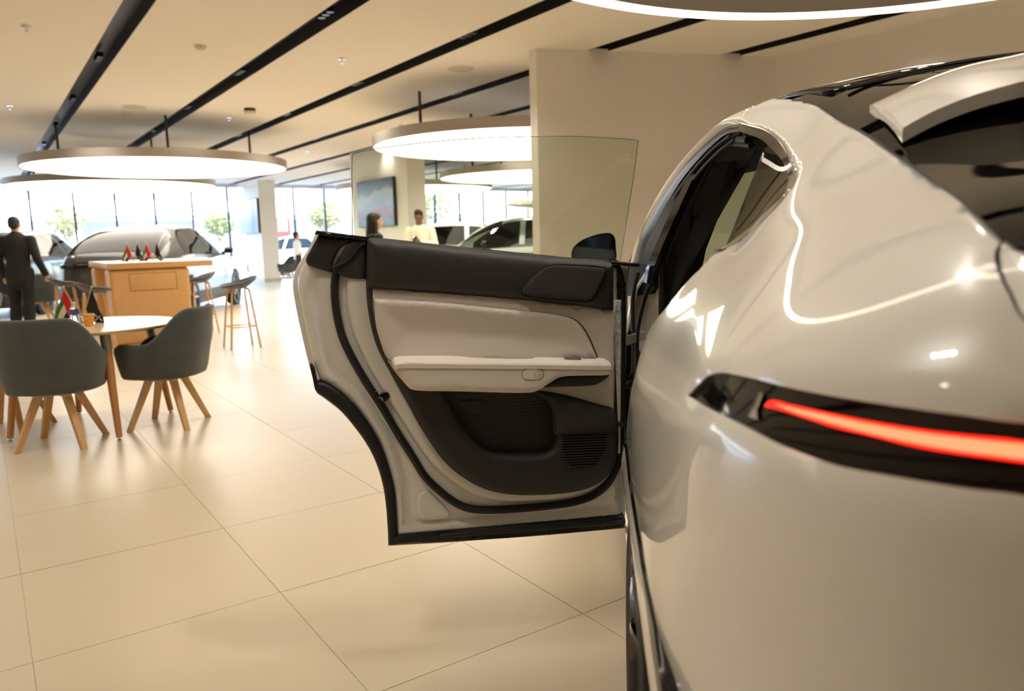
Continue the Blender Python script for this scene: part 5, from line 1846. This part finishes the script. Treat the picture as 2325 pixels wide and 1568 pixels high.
    bm = bmesh.new(); add_box(bm, (0, .03, .36), (1.45, .16, .22), None, .05, 3); bm_obj('rear_bumper', bm, mat('sill_dark', 0), root)
    bm = bmesh.new(); add_box(bm, (0, -.004, .74), (.46, .012, .12), None, .004); bm_obj('plate_panel', bm, mat('plate_grey', (.55, .54, .52), rough=.5), root)
    path = [(-.60, 4.66, .80), (-.3, 4.73, .79), (0, 4.745, .785), (.3, 4.73, .79), (.60, 4.66, .80)]
    vv_, ff_ = tube_geo(spl(path, False, 5), .014, 8); mk('front_light', vv_, ff_, mat('front_light_white', (.9, .92, .95), rough=.2), root)
    return root


G_CAR = 'parked cars around the hall'
PAINT_GREY = mat('car_paint_graphite', (.27, .275, .275), rough=.3, metal=.35, coat=.6)
PAINT_DARK = mat('car_paint_dark', (.14, .14, .15), rough=.35, metal=.3, coat=.5)
PAINT_SAGE = mat('car_paint_sage', (.40, .45, .43), rough=.25, metal=.4, coat=1.0)
# right front wheel of the graphite car stands at (-5.85, 16.43)
hd = math.radians(5)
g1 = make_car(PAINT_GREY)
tag(g1, 'graphite grey SUV parked behind the oak bar table, tail towards the viewer', 'car', G_CAR)
lx, ly = .95, 3.85
g1.rotation_euler = (0, 0, hd)
g1.location = (-5.85 - (lx * math.cos(hd) - ly * math.sin(hd)), 16.43 - (lx * math.sin(hd) + ly * math.cos(hd)), 0)
g2 = make_car(PAINT_DARK)
tag(g2, 'dark SUV parked left of the graphite one, behind the man in the suit', 'car', G_CAR)
g2.rotation_euler = (0, 0, hd + .05)
g2.location = (-10.0, 14.1, 0)
g3 = make_car(PAINT_SAGE)
tag(g3, 'sage green SUV with a white roof box seen through the door glass', 'car', G_CAR)
g3.rotation_euler = (0, 0, math.radians(82))
q = aty(1085, 548, 15.2)
g3.location = (q[0] + 3.3, 14.9, 0)
g4 = make_car(WHITE_PAINT, roof_black=False)
tag(g4, 'white SUV parked side-on behind the sage green one', 'car', G_CAR)
g4.rotation_euler = (0, 0, math.radians(-88))
g4.location = (-3.4, 19.4, 0)
g5 = make_car(WHITE_PAINT)
tag(g5, 'white car small in the distance beyond the far pillar', 'car', G_CAR)
g5.rotation_euler = (0, 0, math.radians(70))
g5.location = tuple(uv(30.5, 12.6, -.12))

# roof box on bars above the sage car
q0 = aty(1143, 462, 15.4)
rb = thing('roof_box', 'long white roof box carried on the sage green car', 'roof box', (q0[0], q0[1], 0), 0)
zc_ = 1.90
n_, m_ = 24, 18
V_, F_ = [], []
for i in range(n_ + 1):
    k = i / n_
    w = .36 * (math.sin(min(1, k / .35) * math.pi / 2) ** .7) * (1 - .5 * max(0, (k - .8) / .2) ** 2)
    h = .21 * (math.sin(min(1, k / .5) * math.pi / 2) ** .8) * (1 - .4 * max(0, (k - .8) / .2) ** 2)
    for j in range(m_):
        a = 2 * math.pi * j / m_
        V_.append((k * 2.0, w * math.cos(a), zc_ + (h if math.sin(a) > 0 else .10 * h / .21) * math.sin(a)))
for i in range(n_):
    for j in range(m_):
        l = (j + 1) % m_
        F_.append((i * m_ + j, i * m_ + l, (i + 1) * m_ + l, (i + 1) * m_ + j))
F_ += [tuple(range(m_))[::-1], tuple(n_ * m_ + j for j in range(m_))]
mk('box_shell', V_, F_, WHITE_PAINT, rb)
for xx in (.85, 1.55):
    bm = bmesh.new(); add_box(bm, (xx, 0, 1.75), (.05, 1.1, .03), None, .008); add_box(bm, (xx, -.4, 1.79), (.04, .05, .06)); add_box(bm, (xx, .4, 1.79), (.04, .05, .06)); add_box(bm, (xx, -.54, 1.69), (.05, .04, .14)); add_box(bm, (xx, .54, 1.69), (.05, .04, .14))
    bm_obj('cross_bar', bm, BLACK_RUBBER, rb)

# ------------------------------------------------------------------ people
SKIN_L = mat('skin_light', (.80, .58, .46), rough=.55)
SKIN_D = mat('skin_brown', (.46, .30, .22), rough=.55)
HAIR = mat('dark_hair', (.10, .08, .065), rough=.6, noise=(90, .2, (1, 1, 1)))
SUIT = mat('black_suit', (.075, .075, .082), rough=.85, noise=(60, .12, (1, 1, 1)))


def capsule(p0, p1, r0, r1, sq=1.0, seg=14, rings=6):
    """tapered tube with round ends; sq flattens along y"""
    p0, p1 = np.array(p0, float), np.array(p1, float)
    d = p1 - p0
    L = np.linalg.norm(d) + 1e-9
    d /= L
    a = np.array([0, 1.0, 0]) if abs(d[1]) < .9 else np.array([1.0, 0, 0])
    x = np.cross(a, d); x /= np.linalg.norm(x)
    y = np.cross(d, x)
    prof = []
    for i in range(rings):
        t = math.pi / 2 * (1 - i / rings)
        prof.append((-r0 * math.sin(t), r0 * math.cos(t)))
    prof += [(0, r0), (L * .5, (r0 + r1) / 2), (L, r1)]
    for i in range(1, rings + 1):
        t = math.pi / 2 * i / rings
        prof.append((L + r1 * math.sin(t), r1 * math.cos(t)))
    v, f = [], []
    for h, r in prof:
        for k in range(seg):
            an = 2 * math.pi * k / seg
            v.append(p0 + d * h + x * r * math.cos(an) + y * r * math.sin(an) * sq)
    n = len(prof)
    for i in range(n - 1):
        for k in range(seg):
            l = (k + 1) % seg
            f.append((i * seg + k, i * seg + l, (i + 1) * seg + l, (i + 1) * seg + k))
    return v, f


def ell(c, r, seg=18, rings=12):
    v, f = [], []
    for i in range(rings + 1):
        t = math.pi * i / rings
        for k in range(seg):
            a = 2 * math.pi * k / seg
            v.append((c[0] + r[0] * math.sin(t) * math.cos(a), c[1] + r[1] * math.sin(t) * math.sin(a), c[2] + r[2] * math.cos(t)))
    for i in range(rings):
        for k in range(seg):
            l = (k + 1) % seg
            f.append((i * seg + k, (i + 1) * seg + k, (i + 1) * seg + l, i * seg + l))
    return v, f


def fused(name, geos, m, parent, voxel=.011, smooth_it=6):
    """melt overlapping volumes into one continuous surface"""
    v, f = join_geo(geos)
    me = bpy.data.meshes.new(name + '_src')
    me.from_pydata([tuple(map(float, p)) for p in v], [], f)
    o = bpy.data.objects.new(name, me)
    COL.objects.link(o)
    bm = bmesh.new(); bm.from_mesh(me); bmesh.ops.remove_doubles(bm, verts=bm.verts, dist=1e-5); bmesh.ops.recalc_face_normals(bm, faces=bm.faces); bm.to_mesh(me); bm.free()
    md = o.modifiers.new('melt', 'REMESH'); md.mode = 'VOXEL'; md.voxel_size = voxel; md.use_smooth_shade = True
    ms = o.modifiers.new('soft', 'SMOOTH'); ms.iterations = smooth_it; ms.factor = .5
    bpy.context.view_layer.update()
    d_ = bpy.context.evaluated_depsgraph_get()
    me2 = bpy.data.meshes.new_from_object(o.evaluated_get(d_))
    me2.name = name
    bpy.data.objects.remove(o); bpy.data.meshes.remove(me)
    me2.materials.clear(); me2.materials.append(m)
    smooth_mesh(me2, None)
    return link(bpy.data.objects.new(name, me2), parent)


def hand(wr, fwd, side, thumb, curl=.5, s=1.0):
    """palm with five bent fingers: wr wrist, fwd pointing direction, side across the palm, thumb = +1/-1 along side"""
    wr, fwd, side = (np.array(q, float) for q in (wr, fwd, side))
    fwd /= np.linalg.norm(fwd); side /= np.linalg.norm(side)
    nrm = np.cross(fwd, side)
    g = [capsule(wr, wr + fwd * .085 * s, .026 * s, .034 * s, .5)]
    for k, L in zip((-1.5, -.5, .5, 1.5), ((.068, .078, .074, .058) if thumb < 0 else (.058, .074, .078, .068))):
        b = wr + fwd * .085 * s + side * k * .019 * s
        k1 = b + (fwd * math.cos(curl * .7) + nrm * math.sin(curl * .7)) * L * .5 * s
        k2 = k1 + (fwd * math.cos(curl * 2) + nrm * math.sin(curl * 2)) * L * .5 * s
        g += [capsule(b, k1, .0095 * s, .009 * s), capsule(k1, k2, .009 * s, .0075 * s)]
    tb = wr + fwd * .03 * s + side * thumb * .028 * s
    t1 = tb + (fwd * .7 + side * thumb * .7 + nrm * .3) * .04 * s
    g += [capsule(tb, t1, .012 * s, .0105 * s), capsule(t1, t1 + (fwd * .9 + nrm * .5) * .03 * s, .0105 * s, .0085 * s)]
    return g


def head_geo(c, yaw=0.0, pitch=0.0, s=1.0):
    """head with brow, nose, mouth, chin, ears; faces +Y before yaw"""
    g = [ell((0, -.008, .03), (.076, .094, .098)), ell((0, .022, -.035), (.058, .066, .078)), capsule((0, .088, .012), (0, .104, -.02), .010, .015), capsule((-.022, .079, -.052), (.022, .079, -.052), .009, .009, .7), ell((0, .066, -.088), (.026, .022, .02)),
         ell((-.078, -.005, .0), (.010, .024, .032)), ell((.078, -.005, .0), (.010, .024, .032)), capsule((-.042, .076, .036), (.042, .076, .036), .012, .012, .7)]
    M = Matrix.Rotation(yaw, 3, 'Z') @ Matrix.Rotation(pitch, 3, 'X')
    return [([tuple(np.array(M @ (Vector(p) * s)) + np.array(c)) for p in v], f) for v, f in g], M


def face_bits(c, M, parent, s=1.0):
    for sx in (-1, 1):
        p = np.array(M @ Vector((sx * .032 * s, .084 * s, .016 * s))) + np.array(c)
        v, f = ell(p, (.012 * s, .008 * s, .007 * s), 10, 8)
        mk('eye', v, f, mat('eye_dark', (.12, .09, .08), rough=.2), parent)
    p0 = np.array(M @ Vector((-.022 * s, .089 * s, -.052 * s))) + np.array(c); p1 = np.array(M @ Vector((.022 * s, .089 * s, -.052 * s))) + np.array(c)
    v, f = tube_geo([p0, (p0 + p1) / 2 + np.array([0, 0, -.002]), p1], .004, 6)
    mk('lips', v, f, mat('lip_tone', (.50, .28, .24), rough=.5), parent)


# 1: man in a black suit seen from behind, walking away; phone or paper in the right hand
m1 = thing('person', 'person in a black suit seen from behind, standing left of the oak bar table', 'person', (-7.43, 11.7, 0), math.radians(10))
hc = (0.0, .01, 1.645)
hg, HM = head_geo(hc, 0.05)
arm_r = [(.205, 0, 1.42), (.275, -.03, 1.13), (.34, .06, .89)]
arm_l = [(-.205, 0, 1.42), (-.265, -.02, 1.14), (-.25, .08, .88)]
body = hg + [capsule((0, 0, 1.43), (0, .005, 1.60), .062, .056), capsule((0, 0, .98), (0, 0, 1.38), .13, .15, .62), capsule((-.15, 0, 1.40), (.15, 0, 1.40), .07, .07, .9)]
for A, th in ((arm_r, -1), (arm_l, 1)):
    body += [capsule(A[0], A[1], .048, .040), capsule(A[1], A[2], .039, .028)]
body += hand(arm_r[2], (.25, .25, -.9), (.1, .95, .1), -1, .9) + hand(arm_l[2], (0, .15, -1), (0, 1, .1), 1, .6)
legs = [[(-.10, 0, .94), (-.115, .05, .50), (-.125, -.03, .09)], [(.10, 0, .94), (.10, -.03, .50), (.11, -.13, .10)]]
for A in legs:
    body += [capsule(A[0], A[1], .082, .056), capsule(A[1], A[2], .054, .038), capsule(A[2], (A[2][0], A[2][1] + .13, .035), .04, .034)]
fused('body', body, SKIN_L, m1, .011)
hair = [ell((hc[0], hc[1] - .018, hc[2] + .042), (.083, .094, .094)), ell((hc[0], hc[1] - .06, hc[2] + .0), (.072, .052, .07))]
fused('hair', hair, HAIR, m1, .012, 4)
jk = [capsule((0, 0, 1.05), (0, 0, 1.36), .165, .185, .68), capsule((0, -.005, .84), (0, -.005, 1.1), .180, .165, .74), capsule((-.165, 0, 1.415), (.165, 0, 1.415), .075, .075, .95), capsule((0, 0, 1.42), (0, -.01, 1.50), .085, .07)]
for A in (arm_r, arm_l):
    jk += [capsule(A[0], A[1], .073, .062), capsule(A[1], tuple(np.array(A[1]) + (np.array(A[2]) - np.array(A[1])) * .94), .061, .050)]
fused('jacket', jk, SUIT, m1, .013)
tr = [capsule((0, 0, .86), (0, 0, .98), .16, .155, .72)]
for A in legs:
    tr += [capsule(A[0], A[1], .104, .084), capsule(A[1], (A[2][0], A[2][1], .07), .083, .078)]
fused('trousers', tr, SUIT, m1, .013)
for A in legs:
    fused('shoe', [capsule((A[2][0], A[2][1] - .05, .045), (A[2][0], A[2][1] + .17, .036), .046, .040, .8), ell((A[2][0], A[2][1] - .02, .06), (.05, .07, .05))], BLACK_GLOSS, m1, .010)
hp_ = m1.matrix_basis
pp = np.array([.375, .10, .80])
bm = bmesh.new(); add_box(bm, (0, 0, 0), (.15, .020, .045), Matrix.Rotation(.15, 3, 'Y'), .008)
ro = tag(bm_obj('rolled_paper', bm, mat('paper_white', (.92, .90, .86), rough=.6)), 'small white rolled paper held by the person in the black suit', 'paper')
ro.location = Vector((-7.43, 11.7, 0)) + Matrix.Rotation(math.radians(10), 3, 'Z') @ Vector(pp)

# 2: man in a white hoodie looking down at his phone
m2 = thing('person', 'person in a white hooded top looking down at a phone', 'person', (-1.58, 13.75, 0), math.radians(172))
hc = (0.0, .035, 1.655)
hg, HM = head_geo(hc, 0.0, math.radians(-24))
sh = 1.43
ar = [(.20, 0, sh), (.27, .03, 1.16), (.075, .26, 1.21)]
al = [(-.20, 0, sh), (-.27, .03, 1.16), (-.075, .26, 1.21)]
body = hg + [capsule((0, 0, 1.42), (0, .02, 1.60), .064, .058), capsule((0, 0, .98), (0, 0, 1.38), .13, .15, .62)]
for A in (ar, al):
    body += [capsule(A[0], A[1], .050, .042), capsule(A[1], A[2], .040, .030)]
body += hand(ar[2], (-.6, .5, .35), (.3, .1, 1), 1, .9) + hand(al[2], (.6, .5, .35), (.3, -.1, -1), -1, .9)
lg2 = [[(-.1, 0, .94), (-.11, .02, .5), (-.12, -.02, .09)], [(.1, 0, .94), (.11, .02, .5), (.12, -.02, .09)]]
for A in lg2:
    body += [capsule(A[0], A[1], .085, .058), capsule(A[1], A[2], .055, .04), capsule(A[2], (A[2][0], A[2][1] + .13, .035), .04, .034)]
fused('body', body, SKIN_D, m2, .011)
face_bits(hc, HM, m2)
hv = [tuple(np.array(HM @ Vector(p)) + np.array(hc)) for p in ((0, -.02, .055), (0, -.05, .01), (0, .0, .10))]
fused('hair', [ell(hv[0], (.082, .094, .085)), ell(hv[1], (.074, .06, .07)), ell(hv[2], (.070, .082, .055))], HAIR, m2, .012, 3)
HOOD = mat('white_hoodie', (.88, .86, .80), rough=.9, noise=(30, .04, (1, 1, 1)))
hj = [capsule((0, 0, .92), (0, 0, 1.36), .175, .19, .70), capsule((-.16, 0, 1.41), (.16, 0, 1.41), .078, .078, .95), capsule((-.08, -.05, 1.47), (.08, -.05, 1.47), .06, .06)]
for A in (ar, al):
    hj += [capsule(A[0], A[1], .080, .072), capsule(A[1], tuple(np.array(A[1]) + (np.array(A[2]) - np.array(A[1])) * .88), .070, .052)]
fused('hoodie', hj, HOOD, m2, .013)
t2 = [capsule((0, 0, .86), (0, 0, .98), .16, .155, .72)]
for A in lg2:
    t2 += [capsule(A[0], A[1], .104, .08), capsule(A[1], (A[2][0], A[2][1], .07), .08, .07)]
fused('trousers', t2, mat('dark_trousers', (.14, .14, .15), rough=.8), m2, .014)
bm = bmesh.new(); add_box(bm, (0, 0, 0), (.075, .009, .15), Matrix.Rotation(math.radians(-40), 3, 'X'), .004)
ph = tag(bm_obj('phone', bm, BLACK_GLOSS), 'dark phone held in both hands by the person in the white top', 'phone')
ph.location = Vector((-1.58, 13.75, 0)) + Matrix.Rotation(math.radians(172), 3, 'Z') @ Vector((0, .345, 1.27))

# 3: woman with long dark hair, turned to the right
m3 = thing('person', 'person with long dark hair and a navy top in front of the painted screen', 'person', (-1.83, 10.6, 0), math.radians(-62))
hc = (0, .02, 1.535)
hg, HM = head_geo(hc, 0, 0, .93)
ar = [(.17, 0, 1.32), (.21, -.02, 1.06), (.20, .12, .86)]; al = [(-.17, 0, 1.32), (-.21, -.02, 1.06), (-.20, .12, .86)]
body = hg + [capsule((0, 0, 1.32), (0, .01, 1.48), .052, .048), capsule((0, 0, .92), (0, 0, 1.28), .12, .125, .62)]
for A in (ar, al):
    body += [capsule(A[0], A[1], .042, .034), capsule(A[1], A[2], .033, .025)]
body += hand(ar[2], (0, .2, -1), (0, 1, .2), -1, .6, .9) + hand(al[2], (0, .2, -1), (0, 1, .2), 1, .6, .9)
lg3 = [[(-.09, 0, .88), (-.095, .02, .47), (-.10, -.02, .085)], [(.09, 0, .88), (.095, .02, .47), (.10, -.02, .085)]]
for A in lg3:
    body += [capsule(A[0], A[1], .08, .052), capsule(A[1], A[2], .05, .036), capsule(A[2], (A[2][0], A[2][1] + .11, .032), .036, .03)]
fused('body', body, SKIN_L, m3, .011)
face_bits(hc, HM, m3, .93)
fused('hair', [ell((0, -.02, 1.565), (.088, .098, .096)), ell((0, .012, 1.598), (.080, .082, .058)), capsule((0, -.055, 1.54), (0, -.085, 1.27), .085, .075, .7), capsule((-.062, -.02, 1.52), (-.09, -.02, 1.28), .042, .036), capsule((.062, -.02, 1.52), (.09, -.02, 1.28), .042, .036)], HAIR, m3, .012, 4)
NAVY = mat('navy_top', (.12, .15, .22), rough=.85, noise=(40, .25, (1, 1, 1)))
tp3 = [capsule((0, 0, .86), (0, 0, 1.26), .15, .15, .72), capsule((-.14, 0, 1.31), (.14, 0, 1.31), .06, .06, .95)]
for A in (ar, al):
    tp3 += [capsule(A[0], A[1], .058, .05), capsule(A[1], tuple(np.array(A[1]) + (np.array(A[2]) - np.array(A[1])) * .85), .05, .042)]
fused('top', tp3, NAVY, m3, .013)
t3 = [capsule((0, 0, .80), (0, 0, .90), .145, .145, .75)]
for A in lg3:
    t3 += [capsule(A[0], A[1], .095, .07), capsule(A[1], (A[2][0], A[2][1], .07), .07, .06)]
fused('trousers', t3, mat('dark_trousers', 0), m3, .014)

# 4: person in a white shirt far off, beyond the far pillar
q = aty(674, 548, 23.0)
m4 = thing('person', 'person in a white shirt far off beside the far pillar', 'person', (q[0], 23.0, 0), math.radians(-60))
hc = (0, .01, 1.47)
hg, HM = head_geo(hc, 0, 0, .95)
ar = [(.17, 0, 1.25), (.22, -.02, 1.0), (.16, .16, .92)]; al = [(-.17, 0, 1.25), (-.22, -.02, 1.0), (-.16, .16, .92)]
body = hg + [capsule((0, 0, 1.25), (0, .01, 1.42), .052, .05), capsule((0, 0, .85), (0, 0, 1.2), .12, .13, .62)]
for A in (ar, al):
    body += [capsule(A[0], A[1], .042, .036), capsule(A[1], A[2], .034, .026)] + hand(A[2], (0, 1, -.2), (1, 0, 0), 1, .6, .9)
lg4 = [[(-.09, 0, .84), (-.095, .02, .45), (-.10, -.02, .085)], [(.09, 0, .84), (.095, .02, .45), (.10, -.02, .085)]]
for A in lg4:
    body += [capsule(A[0], A[1], .08, .052), capsule(A[1], A[2], .05, .036), capsule(A[2], (A[2][0], A[2][1] + .11, .032), .036, .03)]
fused('body', body, SKIN_L, m4, .013)
fused('hair', [ell((0, -.02, 1.50), (.084, .094, .09)), ell((0, -.05, 1.45), (.075, .06, .07))], HAIR, m4, .013, 4)
sh4 = [capsule((0, 0, .80), (0, 0, 1.2), .155, .155, .72), capsule((-.14, 0, 1.24), (.14, 0, 1.24), .062, .062, .95)]
for A in (ar, al):
    sh4 += [capsule(A[0], A[1], .06, .052), capsule(A[1], tuple(np.array(A[1]) + (np.array(A[2]) - np.array(A[1])) * .7), .05, .045)]
fused('shirt', sh4, mat('white_shirt', (.9, .9, .9), rough=.9), m4, .014)
t4 = [capsule((0, 0, .76), (0, 0, .86), .145, .145, .75)]
for A in lg4:
    t4 += [capsule(A[0], A[1], .095, .07), capsule(A[1], (A[2][0], A[2][1], .07), .07, .06)]
fused('trousers', t4, mat('dark_trousers', 0), m4, .015)

# black coat hung over the back of the left far armchair
cl = CHAIRS[4]
co = thing('coat', 'black coat draped over an armchair at the left picture edge', 'coat', (cl.location[0], cl.location[1], 0), cl.rotation_euler[2])
V_, F_ = [], []
n_, m_ = 24, 20
for i in range(n_ + 1):
    a = math.radians(-75 + 150 * i / n_)
    for j in range(m_ + 1):
        q_ = j / m_
        # from inside the backrest over the top and down behind it
        rr = .24 + .14 * min(1, q_ * 4)
        z = .80 + .09 * math.sin(min(1, q_ * 4) * math.pi) if q_ < .25 else .80 - (q_ - .25) * .82 - .05 * math.sin(a * 5) * q_
        wv = .022 * math.sin(a * 9 + q_ * 3) * q_
        ex = 2.7
        cx_, sy = math.sin(a), -math.cos(a)
        sq_ = (abs(cx_) ** ex + abs(sy) ** ex) ** (-1 / ex)
        V_.append(((rr + wv) * sq_ * cx_, (rr + wv) * sq_ * sy * 1.05, z))
for i in range(n_):
    for j in range(m_):
        F_.append((i * (m_ + 1) + j, i * (m_ + 1) + j + 1, (i + 1) * (m_ + 1) + j + 1, (i + 1) * (m_ + 1) + j))
cobj = mk('coat_cloth', V_, F_, SUIT, co)
cobj.modifiers.new('thickness', 'SOLIDIFY').thickness = .012

# ------------------------------------------------------------------ the street outside
PAVE = mat('pale_paving', (.62, .61, .60), rough=.8, noise=(3, .05, (1, 1, 1)))
tag(room_box('ground_outside', U1 + .06, 140, -60, 110, -.5, -.12, PAVE), 'pale sunlit paving outside', kind='structure')
GZ = -.12
sb = thing('shop_building', 'white low building with blue shop windows across the street', 'building', tuple(uv(62, 6, GZ)), ROOM_ROT)
bm = bmesh.new(); add_box(bm, (0, 3, 3.6), (64, 6, 7.2)); bm_obj('wall', bm, mat('facade_white', (.86, .86, .87), rough=.8), sb, smooth=False)
bm = bmesh.new(); add_box(bm, (0, -.3, 3.9), (64, .8, .7)); bm_obj('canopy', bm, mat('canopy_white', (.90, .90, .91), rough=.7), sb, smooth=False)
BLUE_W = [mat('shop_glass_blue', (.25, .31, .43), rough=.3), mat('shop_glass_violet', (.35, .36, .43), rough=.3), mat('shop_glass_pale', (.45, .48, .52), rough=.3)]
for k in range(16):
    bm = bmesh.new(); add_box(bm, (-30 + 4.0 * k, -.04, 1.75), (3.5, .12, 2.9)); bm_obj('window', bm, BLUE_W[(0, 0, 1, 1, 1, 2, 1, 2)[k % 8]], sb, smooth=False)
    bm = bmesh.new(); add_box(bm, (-30 + 4.0 * k, -.04, 5.5), (2.4, .12, 1.5)); bm_obj('window', bm, BLUE_W[2], sb, smooth=False)
q = aty(641, 508, 38.0)
sg = thing('street_banner', 'red street banner seen right of the far pillar', 'banner', (q[0], q[1], GZ), ROOM_ROT)
bm = bmesh.new(); add_box(bm, (0, 0, 1.55), (.75, .06, 2.0), None, .02); bm_obj('banner_cloth', bm, mat('banner_red', (.60, .14, .09), rough=.6), sg)
bm = bmesh.new(); add_box(bm, (0, -.04, 2.2), (.42, .01, .5)); bm_obj('banner_print', bm, mat('banner_print', (.85, .86, .92), rough=.6), sg, smooth=False)
tube('banner_pole', [(-.42, 0, 0), (-.42, 0, 2.9)], .03, STEEL, sg, 8)
LEAF = [mat('leaf_green', (.43, .46, .27), rough=.6), mat('leaf_yellow', (.46, .46, .28), rough=.6)]


def tree(px, py, dist, crown_r, crown_z, label, seed):
    rnd = random.Random(seed)
    q = aty(px, py, dist)
    t = thing('street_tree', label, 'tree', (q[0], q[1], GZ), 0, 'street trees')
    H_ = crown_z - GZ
    tube('trunk', [(0, 0, 0), (.03, .02, H_ * .45), (-.02, 0, H_ * .75)], [.07, .055, .035], mat('bark', (.45, .38, .30), rough=.9), t, 8)
    for k in range(5):
        a = k * 1.26
        tube('branch', [(-.02, 0, H_ * .62), (crown_r * .5 * math.cos(a), crown_r * .5 * math.sin(a), H_ + .1 * (k % 3 - 1))], [.03, .012], mat('bark', 0), t, 6)
    V_, F_ = [], []
    for k in range(1500):
        while True:
            p = np.array([rnd.uniform(-1, 1) for _ in range(3)])
            if np.linalg.norm(p) < 1 and (abs(math.sin(p[0] * 5 + seed) * math.cos(p[1] * 4) + p[2]) < 1.2):
                break
        p = p * np.array([crown_r, crown_r, crown_r * .85]) + np.array([0, 0, H_ + .1])
        n = np.array([rnd.gauss(0, 1) for _ in range(3)]); n /= np.linalg.norm(n)
        a = np.cross(n, [0, 0, 1.0]); a /= np.linalg.norm(a) + 1e-6
        b = np.cross(n, a)
        s_ = rnd.uniform(.05, .10)
        o = len(V_)
        V_ += [p - a * s_, p + b * s_ * .45, p + a * s_, p - b * s_ * .45]
        F_.append((o, o + 1, o + 2, o + 3))
    o = mk('foliage', V_, F_, LEAF[seed % 2], t, smooth=False); o['kind'] = 'stuff'


tree(146, 500, 33, .85, 2.35, 'small street tree outside, left of the graphite car roof', 1)
tree(498, 508, 35.5, .75, 2.15, 'small street tree outside, right above the graphite car windshield', 2)
tree(738, 497, 36, .8, 2.4, 'small street tree outside, between the two pillars', 3)
tree(983, 470, 40, .95, 2.9, 'small street tree seen through the door glass beside the near pillar', 4)
